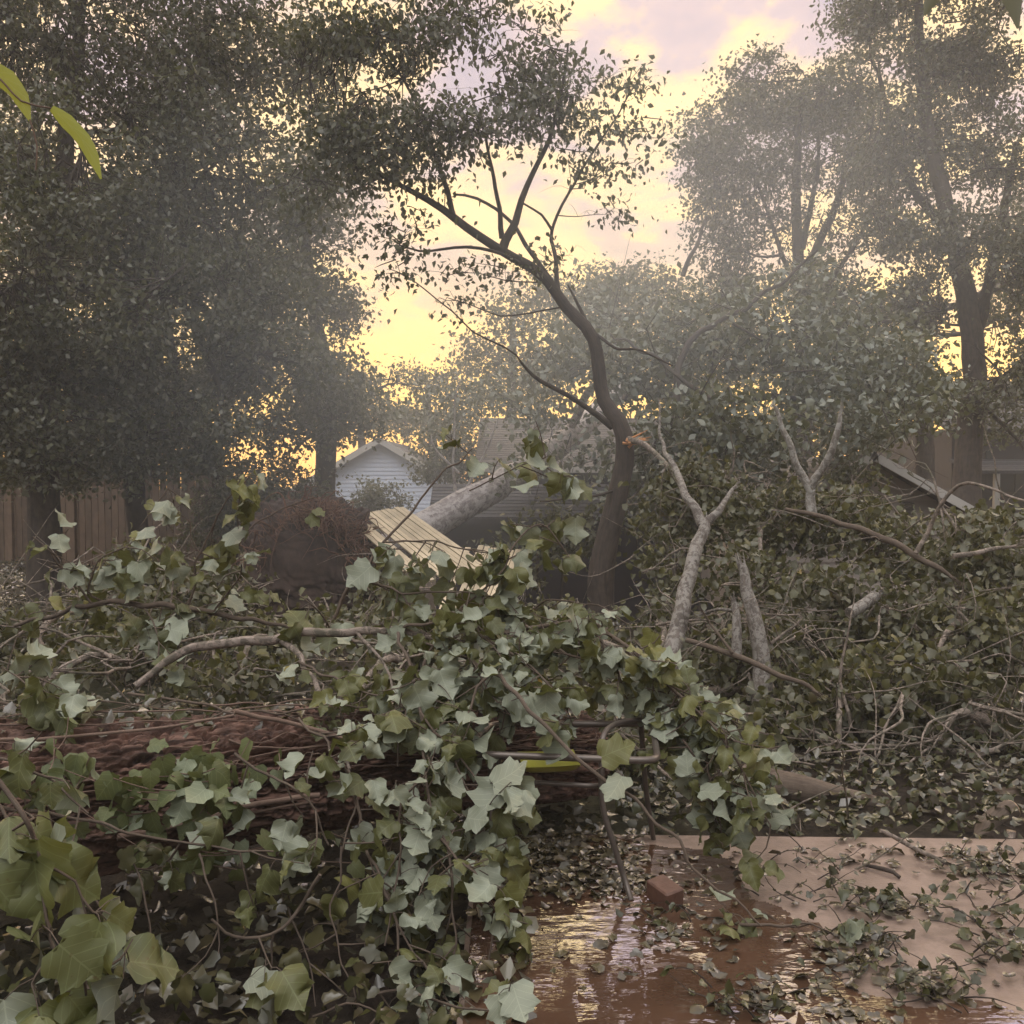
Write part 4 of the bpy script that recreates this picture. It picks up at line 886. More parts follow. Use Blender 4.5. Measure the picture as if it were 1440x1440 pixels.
# ------------------------------------------------------------------ great trunk in the foreground
tA, tB, tC, tD = V(-3.2, 3.05, .45), V(-1.6, 3.55, .43), V(-.5, 4.25, .34), V(.35, 4.72, .24)
t = thing('fallen_log', 'massive red brown furrowed trunk lying across the left foreground', 'log', (-1.6, 3.6, 0))
q, r = smooth_path([tA, tB, tC, tD], [.33, .29, .25, .21], .008); n = 420; m = len(q)
tg = np.gradient(q, axis=0); tg /= np.linalg.norm(tg, axis=1, keepdims=True); sdv = np.cross(tg, V(0, 0, 1)); sdv /= np.linalg.norm(sdv, axis=1, keepdims=True); upv = np.cross(sdv, tg)
an_ = np.linspace(0, 2*pi, n, endpoint=False); Ls = np.arange(m)*.008
AA, LL = np.meshgrid(an_, Ls)
pn = np.stack([np.cos(AA)*5.5, np.sin(AA)*5.5, LL*2.2], -1); big = fbm(pn*.5, 3)
wx = fbm(np.stack([np.cos(AA)*4, np.sin(AA)*4, LL*5], -1), 3)*1.2
rid = np.abs(fbm(np.stack([np.cos(AA)*9+wx, np.sin(AA)*9, LL*6.5], -1), 3)-.44)
rid_b = np.abs(fbm(np.stack([np.cos(AA)*20, np.sin(AA)*20+wx*2, LL*17+wx], -1), 3)-.44)
fine = fbm(np.stack([np.cos(AA)*45, np.sin(AA)*45, LL*36], -1), 3)
disp = .07*(big-.47)*2 - .045*np.exp(-(rid/.045)**2) - .022*np.exp(-(rid_b/.05)**2) + .014*(fine-.45)
rr_ = r[:, None]+disp
vtx = q[:, None]+(np.cos(AA)[..., None]*sdv[:, None]+np.sin(AA)[..., None]*upv[:, None])*rr_[..., None]
i = np.arange(m-1)[:, None]; j = np.arange(n)[None]
fc = np.stack([i*n+j, i*n+(j+1) % n, (i+1)*n+(j+1) % n, (i+1)*n+j], -1).reshape(-1, 4)
mb = MB(); mb.add(vtx.reshape(-1, 3), fc, .5, np.stack([AA/(2*pi)*3, LL], -1).reshape(-1, 2))
mb.add(np.vstack([vtx[-1], q[-1:]]), [(k, (k+1) % n, n) for k in range(n)]); mb.add(np.vstack([vtx[0], q[:1]]), [((k+1) % n, k, n) for k in range(n)])
mb.build('bark', BK_TRUNK, t)
def on_trunk(s, a, off=.02):
    """s 0..1 along, a angle (pi/2 top, pi facing camera) -> point, outward normal, axis"""
    i_ = int(np.clip(s*(m-1), 0, m-1)); nrm = cos(a)*sdv[i_]+sin(a)*upv[i_]
    return q[i_]+nrm*(r[i_]+off), nrm, tg[i_]
front = 0.0 if sdv[0][1] < 0 else pi
def fa(e): return e if front == 0 else pi-e     # e elevation angle on the camera side, pi/2 = top
# vines on the trunk
mb = MB()
for k in range(34):
    s0 = rng.uniform(-.05, .8); e0 = rng.uniform(.3, 1.7); ln = rng.uniform(.12, .4); pts = []
    sl = rng.normal(0, .5)
    for u_ in np.linspace(0, 1, 10):
        e0 += rng.normal(0, .04); pp_, nr_, ax_ = on_trunk(np.clip(s0+ln*u_, .0, .98), fa(e0+sl*u_*.5), .012+.02*rng.random()); pts.append(pp_)
    qv, rv = smooth_path(pts, [rng.uniform(.002, .005), .0015], .03, .016, k); tube(mb, qv, rv, 5, cap=False)
for pts, rd in (([(165, 1178), (230, 1165), (300, 1150), (350, 1133), (450, 1118)], .013), ([(0, 1040), (120, 1035), (250, 1020), (330, 1005)], .006), ([(330, 1000), (400, 1015), (470, 1035), (520, 1050)], .009), ([(300, 1150), (370, 1140), (440, 1128)], .006)):
    pt = [P(a, b_, 3.18+(a/700.)*.75-(.05 if b_ > 1100 else 0)) for a, b_ in pts]; qv, rv = smooth_path(pt, [rd, rd*.8], .03, .012, 3); tube(mb, qv, rv, 7)
lm = MB(); pp_ = []
for k in range(420):
    p_, n_, a_x = on_trunk(rng.uniform(0, .99), fa(rng.normal(1.45, .30)), .012); pp_.append(p_)
leaves(lm, np.array(pp_), .05, MINI[:2]+SIMPLE+KITE, down=.1, flat=.7, flip=.4); o = lm.build('trunk_litter', LF_DEAD); tag(o, 'bits of dead leaf and bark lying along the top of the massive trunk', 'litter', kind='stuff')
o = mb.build('vine_stems', BK_VINE); recentre(o); tag(o, 'brown vine stems clinging along the massive trunk', 'vine')
# ivy leaves
pos = []; nrms = []
for px, py, sx, sy, cnt in ((300, 1060, 50, 14, 16), (200, 1085, 45, 16, 12), (110, 1060, 40, 18, 8), (220, 1130, 60, 20, 26), (310, 1110, 30, 30, 14), (330, 1190, 60, 20, 10), (430, 1160, 40, 25, 6), (60, 1110, 50, 30, 10), (300, 1220, 90, 20, 5), (120, 1150, 60, 30, 8)):
    for k in range(cnt):
        a, b_ = px+rng.normal(0, sx), py+rng.normal(0, sy); pos.append(P(a, b_, 3.12+(a/700.)*.6-rng.random()*.12-(.06 if b_ > 1080 else -.05)))
lm = MB(); leaves(lm, np.array(pos), .082, MINI+LOBED[:2], down=.9, face=V(0, -1, .6), facew=1.2, flip=.1)
t = thing('ivy', 'pale green ivy leaves climbing over the side of the massive trunk', 'ivy', (-1.7, 3.2, 0)); lm.build('leaves', LF_IVY, t)
mb = MB()
for k in range(0, len(pos)-1, 2): 
    if np.linalg.norm(pos[k]-pos[k+1]) < .4: tube(mb, smooth_path([pos[k], (pos[k]+pos[k+1])/2+V(0, .02, -.02), pos[k+1]], [.002, .002])[0], .002, 4, cap=False)
mb.build('stems', BK_VINE, t)

# ------------------------------------------------------------------ near leafy branches with big lobed leaves
FACE = V(0, -.8, .7)
def leafy(name, label, stems, size=.125, dens=1.25, spread=.14, matb=BK_TWIG, matl=LF_NEAR, group=None, tw=.0035, down=.9, flip=.5, facew=.8, cat='branch', ndrop=None, tm=None):
    """stems: list of (points, radii, leaves per metre)"""
    b0 = stems[0][0][0]
    allz = min(p[2] for s in stems for p in s[0])
    t = thing(name, label, cat, (b0[0], b0[1], allz), group); mb = MB(); lm = MB(); pos = []
    for si, (pts, rad, lpm) in enumerate(stems):
        q, r = smooth_path(pts, rad, .03, .035, si+len(label)); tube(mb, q, r, 9 if max(r) > .012 else 6, lump=.06)
        L = np.sum(np.linalg.norm(np.diff(q, axis=0), axis=1)); nt_ = int(L*lpm*dens/3)
        for k in range(nt_):
            a = q[rng.integers(max(1, len(q)//8), len(q))]; dd = rng.normal(size=3)*V(1, .8, .8); dd[2] -= .15; dd /= np.linalg.norm(dd)
            ln = spread*rng.uniform(.5, 1.5); e = a+dd*ln+V(0, 0, -.02); md = (a+e)/2+rng.normal(0, .012, 3)
            tube(mb, smooth_path([a, md, e], [tw, tw*.5], .04)[0], np.array([tw, tw*.5]), 4, cap=False)
            for j in range(rng.integers(2, 5)):
                s0 = md+(e-md)*rng.random(); pd = rng.normal(size=3); pd[2] = pd[2]*.6-.3; pd /= np.linalg.norm(pd); pe = s0+pd*rng.uniform(.03, .08)*size/.12
                tube(mb, np.array([s0, (s0+pe)/2+V(0, 0, .006), pe]), np.array([.0018, .0014, .0012]), 3, cap=False, rr=.9); pos.append(pe)
    leaves(lm, np.array(pos), size, tm or LOBED, down=down, face=FACE, facew=facew, flip=flip)
    mb.build('stem', matb, t); lm.build('leaves', matl, t); return t
def PP(*a): return [P(*x) for x in a]
# tan limb and its branch
leafy('leafy_limb', 'smooth tan limb arching above the massive trunk with a drooping side branch', [
    (PP((190, 965, 4.4), (235, 930, 4.45), (290, 906, 4.5), (390, 897, 4.5), (500, 887, 4.45), (560, 885, 4.4), (625, 900, 4.3)), [.016, .019, .022, .022, .019, .015, .010], 3),
    (PP((395, 900, 4.5), (430, 935, 4.3), (450, 975, 4.1), (470, 1025, 3.9), (490, 1082, 3.75)), [.014, .012, .011, .009, .006], 5),
    (PP((500, 888, 4.45), (540, 940, 4.2), (560, 1000, 4.0)), [.008, .004], 14)], size=.12, matb=BK_LIMB)
leafy('leafy_branch', 'thin branch with big pale leaves hanging diagonally over the metal frame', [
    (PP((625, 900, 4.3), (690, 945, 3.9), (760, 1010, 3.6), (830, 1080, 3.4), (900, 1135, 3.3), (980, 1215, 3.2), (1030, 1270, 3.15), (1075, 1300, 3.1)), [.011, .009, .008, .007, .006, .005, .004, .003], 4),
    (PP((690, 945, 3.9), (660, 990, 3.8), (640, 1050, 3.6), (660, 1110, 3.5), (690, 1140, 3.45)), [.006, .003], 34),
    (PP((610, 905, 4.2), (590, 960, 3.9), (560, 1020, 3.7), (560, 1080, 3.6)), [.006, .003], 30)], size=.125)
leafy('leafy_branch', 'dense spray of silvery leaves sloping down to the right above the patio', [
    (PP((640, 905, 4.3), (740, 880, 4.3), (830, 880, 4.2), (900, 930, 4.0), (960, 985, 3.9), (1010, 1040, 3.8), (1050, 1105, 3.75), (1080, 1160, 3.7)), [.012, .010, .009, .008, .006, .005, .004, .003], 50),
    (PP((880, 915, 4.1), (930, 960, 4.1), (990, 990, 4.1), (1040, 1030, 4.1), (1070, 1090, 4.0)), [.006, .003], 48),
    (PP((940, 960, 4.0), (985, 1030, 3.9), (1000, 1090, 3.8), (1020, 1150, 3.8)), [.006, .003], 44),
    (PP((960, 1040, 3.85), (1010, 1100, 3.8), (1040, 1140, 3.8)), [.005, .003], 44),
    (PP((830, 880, 4.2), (860, 930, 4.1), (880, 980, 4.1)), [.005, .003], 34)], size=.096, dens=2.2)
leafy('leafy_branch', 'upright dark twig with pale leaves before the root plate and bright boards', [
    (PP((470, 870, 4.5), (500, 815, 4.5), (540, 760, 4.6), (580, 715, 4.7), (630, 662, 4.8), (665, 628, 4.9)), [.009, .008, .006, .005, .003], 5),
    (PP((540, 762, 4.6), (590, 760, 4.5), (650, 770, 4.5), (700, 780, 4.5)), [.005, .003], 30),
    (PP((500, 815, 4.5), (560, 830, 4.4), (640, 830, 4.4), (720, 840, 4.4)), [.006, .003], 34),
    (PP((630, 880, 4.4), (690, 820, 4.4), (720, 770, 4.5), (760, 735, 4.6), (790, 770, 4.6)), [.006, .003], 26),
    (PP((660, 690, 4.7), (700, 670, 4.7), (740, 650, 4.7), (770, 640, 4.7)), [.004, .002], 32)], size=.12)
leafy('leafy_branch', 'mid spray of overlapping pale leaves just above the metal frame', [
    (PP((560, 885, 4.4), (620, 870, 4.2), (680, 890, 4.1), (740, 930, 4.0), (790, 980, 3.9)), [.008, .004], 46),
    (PP((600, 905, 4.2), (660, 930, 4.0), (700, 990, 3.85), (740, 1030, 3.8)), [.006, .003], 40),
    (PP((740, 880, 4.3), (800, 920, 4.1), (830, 940, 4.2), (850, 975, 4.2)), [.006, .003], 34)], size=.096, dens=2.0)
leafy('leafy_branch', 'long curtain of leaves hanging to the ground left of the puddle', [
    (PP((560, 890, 4.3), (590, 980, 3.8), (600, 1080, 3.5), (620, 1180, 3.3), (640, 1280, 3.2), (640, 1400, 3.1)), [.008, .007, .006, .005, .004, .003], 40),
    (PP((490, 1082, 3.7), (505, 1160, 3.4), (530, 1230, 3.2), (555, 1300, 3.1), (560, 1390, 3.0)), [.007, .006, .005, .004], 20),
    (PP((600, 1080, 3.5), (560, 1150, 3.3), (560, 1230, 3.2), (540, 1330, 3.1)), [.005, .003], 30),
    (PP((620, 1180, 3.3), (670, 1240, 3.2), (690, 1310, 3.15), (680, 1390, 3.1)), [.005, .003], 42),
    (PP((590, 1000, 3.7), (640, 1060, 3.6), (680, 1130, 3.5), (680, 1200, 3.4)), [.005, .003], 38),
    (PP((560, 1300, 3.1), (600, 1370, 3.0), (590, 1440, 2.9)), [.004, .002], 40)], size=.10, dens=1.5)
leafy('leafy_branch', 'dark forked twig with few leaves in the hollow under the massive trunk', [
    (PP((450, 1230, 3.0), (400, 1300, 3.0), (350, 1318, 2.95), (300, 1300, 2.9)), [.006, .006, .004], 10),
    (PP((385, 1310, 3.0), (378, 1360, 3.0), (370, 1400, 3.0)), [.004, .002], 4)], size=.11)
leafy('leafy_branch', 'nearest hanging branch with the largest leaves in the bottom left corner', [
    (PP((-40, 1040, 1.95), (0, 1095, 1.95), (35, 1150, 1.9), (62, 1210, 1.9), (68, 1260, 1.88), (90, 1340, 1.85), (120, 1400, 1.8)), [.006, .005, .005, .004, .003, .002], 24),
    (PP((-30, 1100, 2.0), (0, 1140, 2.0), (20, 1200, 1.95), (35, 1260, 1.9)), [.004, .002], 20),
    (PP((62, 1215, 1.9), (110, 1240, 1.9), (130, 1290, 1.9)), [.003, .002], 30), (PP((90, 1340, 1.85), (130, 1350, 1.85), (160, 1370, 1.85)), [.003, .002], 30)], size=.115, dens=1.2, spread=.06, flip=.12, facew=1.8, matl=LF_BIG)
leafy('leafy_branch', 'dark branch with big upright leaves in front of the wooden fence', [
    (PP((20, 880, 5.0), (70, 865, 5.0), (130, 850, 4.9), (200, 850, 4.8), (300, 862, 4.8), (370, 875, 4.8), (420, 885, 4.7)), [.009, .011, .013, .014, .014, .010, .006], 8),
    (PP((130, 850, 4.9), (100, 810, 4.9), (75, 785, 4.8), (45, 755, 4.8)), [.006, .004, .003], 22),
    (PP((150, 850, 4.9), (125, 830, 4.9), (140, 790, 4.9), (175, 770, 4.9)), [.006, .004], 30),
    (PP((262, 868, 4.8), (270, 825, 4.8), (282, 770, 4.8), (310, 720, 4.8), (350, 670, 4.8)), [.007, .005, .003], 24),
    (PP((282, 780, 4.8), (260, 730, 4.8), (235, 690, 4.8)), [.004, .002], 30),
    (PP((300, 862, 4.8), (330, 820, 4.7), (340, 790, 4.6)), [.005, .003], 18),
    (PP((200, 850, 4.8), (220, 880, 4.7), (230, 930, 4.6)), [.005, .003], 26)], size=.125)
leafy('leafy_branch', 'thin arching dry twig before the dark root plate', [
    (PP((325, 800, 5.4), (350, 745, 5.4), (385, 720, 5.4), (420, 705, 5.4), (450, 700, 5.4)), [.005, .004, .003], 7),
    (PP((330, 790, 5.4), (360, 770, 5.4), (380, 745, 5.4)), [.003, .002], 12)], size=.07)
leafy('leafy_branch', 'short twig with one white curled leaf before the dark root plate', [
    (PP((470, 900, 4.8), (455, 870, 4.7), (435, 850, 4.6), (420, 838, 4.6)), [.005, .003], 22)], size=.13)
leafy('leafy_branch', 'cluster of leaves lying on top of the massive trunk at left', [
    (PP((-20, 985, 3.5), (60, 990, 3.5), (130, 985, 3.5), (190, 992, 3.55)), [.006, .003], 24),
    (PP((60, 990, 3.5), (30, 960, 3.6), (0, 940, 3.7)), [.004, .002], 30)], size=.12)
leafy('leafy_branch', 'spray of leaves drooping over the front of the massive trunk at far left', [
    (PP((-20, 1060, 3.0), (40, 1080, 2.95), (90, 1110, 2.9), (130, 1140, 2.9)), [.005, .003], 34)], size=.11)
leafy('leafy_branch', 'leafy twig lying at the edge of the puddle right of the brick', [
    ([PG(1040, 1300, .04), PG(1080, 1305, .05), PG(1120, 1302, .05), PG(1165, 1310, .02)], [.006, .005, .003], 26)], size=.105, down=.1)
leafy('leafy_branch', 'leafy undergrowth spray in the bottom centre left of the puddle', [
    (PP((520, 1400, 2.9), (580, 1390, 2.9), (640, 1410, 2.85), (690, 1420, 2.8)), [.005, .003], 40),
    (PP((440, 1430, 2.8), (500, 1410, 2.8), (540, 1430, 2.8)), [.004, .002], 30)], size=.10)
leafy('leafy_branch', 'trailing spray across the face of the massive trunk beside the ivy', [
    (PP((-20, 1130, 3.0), (80, 1150, 3.0), (180, 1170, 3.0), (280, 1190, 3.05), (380, 1200, 3.1)), [.006, .003], 30),
    (PP((330, 1060, 3.3), (380, 1090, 3.25), (430, 1130, 3.2), (460, 1190, 3.2)), [.005, .003], 36),
    (PP((420, 1010, 3.6), (470, 1060, 3.4), (500, 1130, 3.3), (480, 1200, 3.2)), [.005, .003], 40)], size=.085, dens=.8)
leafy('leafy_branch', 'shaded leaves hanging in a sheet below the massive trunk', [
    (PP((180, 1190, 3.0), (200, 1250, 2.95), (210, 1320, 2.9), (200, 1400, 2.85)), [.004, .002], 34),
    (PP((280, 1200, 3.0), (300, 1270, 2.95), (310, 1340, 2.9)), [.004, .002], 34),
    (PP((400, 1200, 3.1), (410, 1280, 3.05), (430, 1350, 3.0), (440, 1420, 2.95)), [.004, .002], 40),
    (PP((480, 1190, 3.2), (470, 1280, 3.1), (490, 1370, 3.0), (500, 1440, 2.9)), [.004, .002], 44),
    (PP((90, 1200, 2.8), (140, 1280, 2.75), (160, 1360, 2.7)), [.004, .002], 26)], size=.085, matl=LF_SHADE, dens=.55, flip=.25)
leafy('leafy_branch', 'tangled spray half covering the top of the massive trunk near the tan limb', [
    (PP((180, 975, 3.8), (260, 985, 3.75), (340, 1000, 3.7), (420, 1000, 3.8), (520, 990, 4.0)), [.006, .003], 26),
    (PP((420, 930, 4.3), (480, 960, 4.1), (540, 980, 4.0), (600, 990, 4.0)), [.006, .003], 34)], size=.085)
leafy('leafy_branch', 'pale leaves filling the space between board panels and the tan limb', [
    (PP((700, 880, 4.8), (760, 850, 4.8), (830, 850, 4.8), (880, 880, 4.7)), [.006, .003], 36),
    (PP((560, 880, 4.7), (640, 860, 4.7), (720, 870, 4.7)), [.006, .003], 34)], size=.10)
# close twig above the camera: blurred yellow leaves top left
def bigleaf(mb, pts, wds):
    """a narrow drooping leaf along pts, folded"""
    q, r = smooth_path(pts, wds, .01); tg_ = np.gradient(q, axis=0); tg_ /= np.linalg.norm(tg_, axis=1, keepdims=True)
    s = np.cross(tg_, V(0, 1, .25)); s /= np.linalg.norm(s, axis=1, keepdims=True); nn = np.cross(s, tg_); mm = len(q)
    ed = 1+.10*np.sin(np.arange(mm)*1.3)
    v = np.concatenate([q-s*(r*ed)[:, None]+nn*r[:, None]*.35, q, q+s*(r*ed)[:, None]+nn*r[:, None]*.35]); i = np.arange(mm-1)
    f = np.concatenate([np.stack([i, i+mm, i+mm+1, i+1], -1), np.stack([i+mm, i+2*mm, i+2*mm+1, i+mm+1], -1)])
    uvv = np.concatenate([np.c_[-.4*np.ones(mm), np.linspace(0, 1, mm)], np.c_[0*np.ones(mm), np.linspace(0, 1, mm)], np.c_[.4*np.ones(mm), np.linspace(0, 1, mm)]])
    mb.add(v, f, rng.random(), uvv)
t = thing('hanging_twig', 'close twig with two narrow yellow green leaves hanging at the upper left', 'twig', tuple(P(-60, 250, .9)))
lm = MB(); Yc = .9
bigleaf(lm, PP((-18, 98, Yc), (8, 112, Yc), (28, 138, Yc), (42, 170, Yc)), [.008, .009, .008, .001])
bigleaf(lm, PP((72, 152, Yc), (92, 170, Yc), (115, 195, Yc), (130, 222, Yc), (142, 252, Yc)), [.003, .0065, .0075, .005, .001])
lm.build('leaves', LF_YEL, t)
mb = MB(); q2, r2 = smooth_path(PP((-70, 120, Yc), (-18, 98, Yc), (30, 142, Yc), (72, 152, Yc)), [.001, .0008], .01); tube(mb, q2, r2, 5)
q2, r2 = smooth_path(PP((42, 168, Yc), (52, 205, Yc), (50, 240, Yc)), [.0008, .0006], .01); tube(mb, q2, r2, 5); mb.build('stem', BK_VINE, t)
t = thing('hanging_twig', 'close green leaf tips hanging into the upper right corner', 'twig', tuple(P(1380, -20, .8)))
lm = MB(); bigleaf(lm, PP((1430, -60, .8), (1425, -20, .8), (1432, 40, .8)), [.004, .012, .001]); bigleaf(lm, PP((1330, -60, .8), (1318, -20, .8), (1300, 22, .8)), [.004, .01, .001]); lm.build('leaves', LF_TREE, t)
mb = MB(); q2, r2 = smooth_path(PP((1330, -60, .8), (1380, -66, .8), (1430, -60, .8)), [.001, .001], .01); tube(mb, q2, r2, 5); mb.build('stem', BK_VINE, t)

# ------------------------------------------------------------------ metal chair frame, yellow tray, brick
zf = .53
t = thing('chair_frame', 'bare bronze metal patio chair frame standing in leaves behind the puddle', 'chair', (.15, 3.9, 0))
A1 = PG(652, 1060, zf); A2 = PG(925, 1070, zf); B2 = PG(918, 1018, zf); B1 = PG(690, 1018, zf)
def rrect(cs, rad, n=8):
    out_ = []
    for i_ in range(4):
        p, c, nx = cs[i_-1], cs[i_], cs[(i_+1) % 4]; a = (p-c)/np.linalg.norm(p-c); b2 = (nx-c)/np.linalg.norm(nx-c)
        for u_ in np.linspace(0, 1, n): out_.append((1-u_)**2*(c+a*rad)+2*u_*(1-u_)*c+u_**2*(c+b2*rad))
    out_.append(out_[0]); return np.array(out_)
mb = MB(); tube(mb, rrect([A1, A2, B2, B1], .07), .0135, 10, cap=False); mb.build('seat_rim', M_METAL, t)
legs = [PP((846, 1066, 3.73), (847, 1130, 3.72), (862, 1185, 3.70), (880, 1240, 3.69)) + [PG(888, 1268)], PP((690, 1064, 3.72), (689, 1130, 3.72)) + [PG(680, 1262)],
        [B2+V(-.05, 0, 0), B2+V(-.02, .05, -.3), V(B2[0]+.02, B2[1]+.1, 0)], [B1+V(.05, 0, 0), B1+V(.02, .05, -.3), V(B1[0]-.02, B1[1]+.1, 0)]]
for lg in legs:
    mb = MB(); q2, r2 = smooth_path(lg, [.0115, .0115], .04); tube(mb, q2, r2, 10); mb.build('leg', M_METAL, t)
mb = MB(); q2, r2 = smooth_path(PP((692, 1064, 3.75), (694, 1088, 3.76), (702, 1097, 3.77), (720, 1098, 3.78), (830, 1105, 3.76), (846, 1103, 3.73)), [.009, .009], .03); tube(mb, q2, r2, 8); mb.build('stretcher', M_METAL, t)
mb = MB(); q2, r2 = smooth_path(PP((846, 1064, 3.74), (847, 1042, 3.76), (854, 1026, 3.82), (872, 1016, 3.95), (900, 1012, 4.05)), [.0115, .0115], .02); tube(mb, q2, r2, 10); mb.build('arm_hoop', M_METAL, t)
mb = MB(); q2, r2 = smooth_path([A1+V(.02, .02, .01), A1+V(.05, .10, .02), B1+V(-.02, -.2, .02)], [.010, .010], .02); tube(mb, q2, r2, 8); mb.build('side_bar', M_METAL, t)
# tray
c = (PG(772, 1062, .53)+V(0, .06, -.052)); W, D = .22, .13
v = []; mb = MB()
def tray(mb):
    n = 14
    for i_ in range(n+1):
        for j_ in range(n+1):
            x, y = -W/2+W*i_/n, -D/2+D*j_/n; ed = max(abs(x)/(W/2), abs(y)/(D/2)); v.append((x, y, .028*max(0, (ed-.78)/.22)-.006*cos(x*9)))
    f = [(a*(n+1)+b_, (a+1)*(n+1)+b_, (a+1)*(n+1)+b_+1, a*(n+1)+b_+1) for a in range(n) for b_ in range(n)]
    vv = np.array(v) @ (rotz(.15) @ rotx(.18)).T + c; mb.add(vv, f); mb.add(vv+V(0, 0, -.004), [q[::-1] for q in f])
tray(mb); o = mb.build('yellow_tray', M_YELLOW); recentre(o); tag(o, 'shallow yellow plastic tray caught inside the bronze chair frame', 'tray')
mb = MB(); box(mb, PG(936, 1275, 0)+V(0, .02, .042), (.085, .12, .075), rotz(.55) @ rotx(.12) @ roty(-.08), bev=.006)
o = mb.build('brick', M_BRICK, smooth=False); recentre(o); tag(o, 'small broken red brick sitting at the edge of the puddle', 'brick')

# ------------------------------------------------------------------ litter and debris
def scatter_px(spots):
    out_ = []
    for px, py, sx, sy, cnt in spots:
        a = rng.normal(px, sx, cnt); b_ = np.clip(rng.normal(py, sy, cnt), 1120, 1520)
        for x, y in zip(a, b_): out_.append(PG(x, y, 0)+V(0, 0, .008+rng.random()*.012))
    return np.array(out_)
lm = MB(); p = scatter_px([(780, 1190, 60, 18, 520), (760, 1225, 70, 20, 330), (850, 1245, 60, 14, 200), (980, 1310, 60, 14, 50), (1150, 1220, 120, 20, 40), (1300, 1203, 90, 7, 80), (1400, 1225, 40, 15, 70), (1250, 1275, 35, 8, 50), (1205, 1350, 30, 20, 60), (1310, 1395, 40, 14, 40), (1410, 1320, 25, 40, 60), (1060, 1400, 50, 25, 40), (900, 1340, 80, 30, 30), (1180, 1430, 80, 20, 50)])
leaves(lm, p, .045, MINI+SIMPLE, down=.05, flat=.85, flip=.4); o = lm.build('leaf_litter', LF_DEAD); tag(o, 'wet brown and grey leaf litter strewn over the patio and puddle', 'leaf litter', kind='stuff')
lm = MB(); n = 34000
xx = rng.uniform(-9, 9, n); yy = 3.2+rng.random(n)**1.3*14; keep = ~((xx > -.2) & (yy < 4.45)) & ((yy > 4.2) | (rng.random(n) < .15)); xx, yy = xx[keep], yy[keep]
leaves(lm, np.c_[xx, yy, gz(xx, yy)+.02+rng.random(len(xx))*.05], .06, MINI[:2]+KITE, down=.1, flat=.5, flip=.5); o = lm.build('ground_litter', LF_DEAD); tag(o, 'fallen leaves covering the earth between the branches', 'leaf litter', kind='stuff')
lm = MB(); n = 900; xx = rng.uniform(-2.6, .05, n); yy = rng.uniform(2.2, 4.0, n)
leaves(lm, np.c_[xx, yy, gz(xx, yy)+.02+rng.random(n)*.05], .065, MINI[:2]+KITE, down=.1, flat=.5, flip=.3); o = lm.build('hollow_litter', LF_DEAD); tag(o, 'dark sodden leaves covering the ground below the massive trunk', 'leaf litter', kind='stuff')
# low weeds by the trunk hollow
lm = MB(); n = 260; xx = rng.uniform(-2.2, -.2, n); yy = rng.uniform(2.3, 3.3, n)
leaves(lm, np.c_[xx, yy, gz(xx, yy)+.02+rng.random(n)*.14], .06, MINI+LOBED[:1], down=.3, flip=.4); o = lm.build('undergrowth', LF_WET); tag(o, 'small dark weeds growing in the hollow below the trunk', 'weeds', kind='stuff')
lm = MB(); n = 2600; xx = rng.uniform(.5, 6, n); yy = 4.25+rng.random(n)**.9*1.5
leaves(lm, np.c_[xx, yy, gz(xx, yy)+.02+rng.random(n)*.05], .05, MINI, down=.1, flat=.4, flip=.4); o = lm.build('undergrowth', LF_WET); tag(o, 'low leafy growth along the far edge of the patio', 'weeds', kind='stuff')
def debris(label, px, py, sx, sy, nl, ns, sz, seed):
    r_ = np.random.default_rng(seed); c = PG(px, py); t = thing('twig_tangle', label, 'twigs', (c[0], c[1], 0), 'tangles of twigs and leaves on the wet patio'); mb = MB(); pos = []
    for k in range(ns):
        a = PG(r_.normal(px, sx), min(1500, r_.normal(py, sy)), .01); an = r_.uniform(-.6, .6)+(pi if r_.random() < .5 else 0); L = r_.uniform(.04, .17)
        pts = [a, a+V(cos(an)*L*.5, sin(an)*L*.5, r_.uniform(.005, .06)), a+V(cos(an+r_.normal(0, .3))*L, sin(an)*L, r_.uniform(.0, .09))]
        q2, r2 = smooth_path(pts, [r_.uniform(.0015, .0035), .001], .03, .03, k); tube(mb, q2, r2, 5); pos += [q2[-1], q2[len(q2)//2]]
    for k in range(int(nl*.7)): pos.append(PG(r_.normal(px, sx*.7), min(1500, r_.normal(py, sy*.7)), .02)+V(0, 0, r_.random()*.05))
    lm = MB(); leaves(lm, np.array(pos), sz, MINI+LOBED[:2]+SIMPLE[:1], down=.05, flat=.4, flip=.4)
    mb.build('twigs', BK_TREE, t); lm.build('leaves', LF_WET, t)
debris('dark green leafy tangle in the middle of the pink wet patio', 1250, 1275, 45, 12, 22, 15, 0.045, 1)
debris('thin flat streak of twigs left of the leafy tangle', 1140, 1260, 40, 8, 5, 10, 0.026, 2)
debris('bare twiggy tangle at the right edge of the patio', 1395, 1235, 40, 25, 10, 36, 0.038, 3)
debris('leafy tangle lower at the right edge', 1400, 1320, 35, 25, 15, 20, 0.045, 4)
debris('narrow tangle of leaves between puddle and patio', 1205, 1345, 40, 22, 18, 20, 0.034, 5)
debris('leaf tangle in the bottom right corner region', 1310, 1385, 40, 22, 18, 21, 0.038, 6)
debris('dark twigs at the very bottom edge in the puddle', 1060, 1425, 35, 18, 9, 14, 0.038, 7)
debris('small clump of twigs around the brick', 930, 1290, 30, 8, 8, 7, 0.030, 8)
debris('sparse crumbs of twig on the far pink patio', 1180, 1218, 60, 12, 7, 9, 0.022, 9)

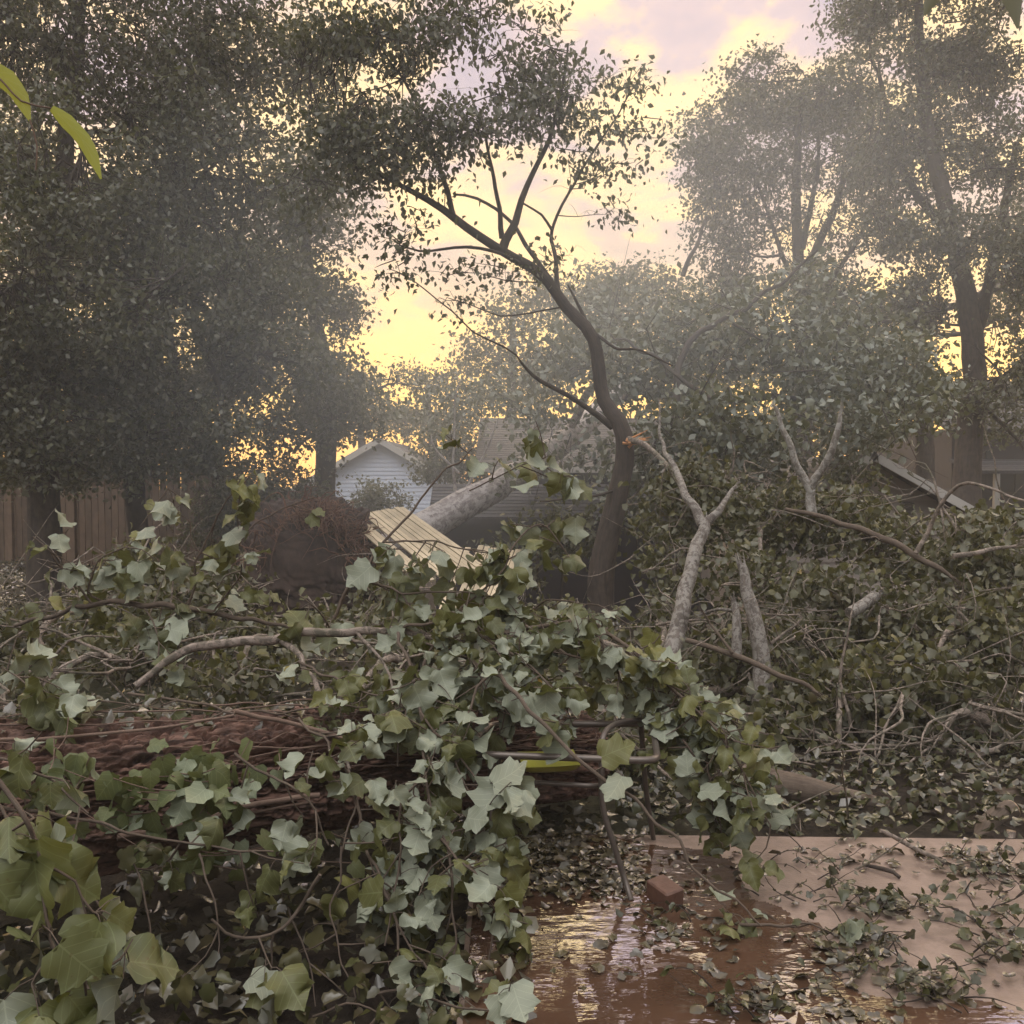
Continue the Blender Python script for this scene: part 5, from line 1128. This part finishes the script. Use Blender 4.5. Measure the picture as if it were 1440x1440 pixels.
# ------------------------------------------------------------------ haze
m = bpy.data.materials.new('haze air'); m.use_nodes = True; t_ = m.node_tree; t_.nodes.clear()
pv = N(t_, 'ShaderNodeVolumePrincipled'); setin(pv, Density=.0042, Anisotropy=.45); pv.inputs['Color'].default_value = (.88, .90, .93, 1)
oo = N(t_, 'ShaderNodeOutputMaterial'); t_.links.new(pv.outputs[0], oo.inputs['Volume'])
mb = MB(); box(mb, (0, 30, 10.5), (136, 94, 25)); o = mb.build('haze', m, smooth=False); tag(o, 'thin grey blue haze hanging between the trees', 'haze', kind='stuff')

# soft volume added to imitate lens glare over the middle of the garden
m = bpy.data.materials.new('glare veil'); m.use_nodes = True; t_ = m.node_tree; t_.nodes.clear()
pv = N(t_, 'ShaderNodeVolumePrincipled'); setin(pv, Anisotropy=.3); pv.inputs['Color'].default_value = (.84, .91, 1.0, 1)
tcn = N(t_, 'ShaderNodeTexCoord'); ln = N(t_, 'ShaderNodeVectorMath', operation='LENGTH'); t_.links.new(tcn.outputs['Object'], ln.inputs[0])
fall = mth(t_, 'MAXIMUM', mth(t_, 'SUBTRACT', 1.0, mth(t_, 'MULTIPLY', ln.outputs['Value'], ln.outputs['Value'])), 0.0)
nn = N(t_, 'ShaderNodeTexNoise'); setin(nn, Scale=1.6, Detail=1.0); t_.links.new(tcn.outputs['Object'], nn.inputs['Vector'])
t_.links.new(mth(t_, 'MULTIPLY', mth(t_, 'MULTIPLY', fall, mth(t_, 'MULTIPLY', nn.outputs[0], 2.0)), .060), pv.inputs['Density'])
oo = N(t_, 'ShaderNodeOutputMaterial'); t_.links.new(pv.outputs[0], oo.inputs['Volume'])
m.cycles.volume_step_rate = 1.5
mb = MB(); blob(mb, (0, 0, 0), (1, 1, 1), 1.0, 24, 0.0); o = mb.build('glare_veil', m); o.location = (0.2, 11.5, 3.6); o.scale = (6.5, 3.6, 3.5); o.rotation_euler = (0, R(-14), 0)
tag(o, 'pale cool veil added as lens glare around the bent tree and the fallen crown', 'glare_veil', kind='stuff')
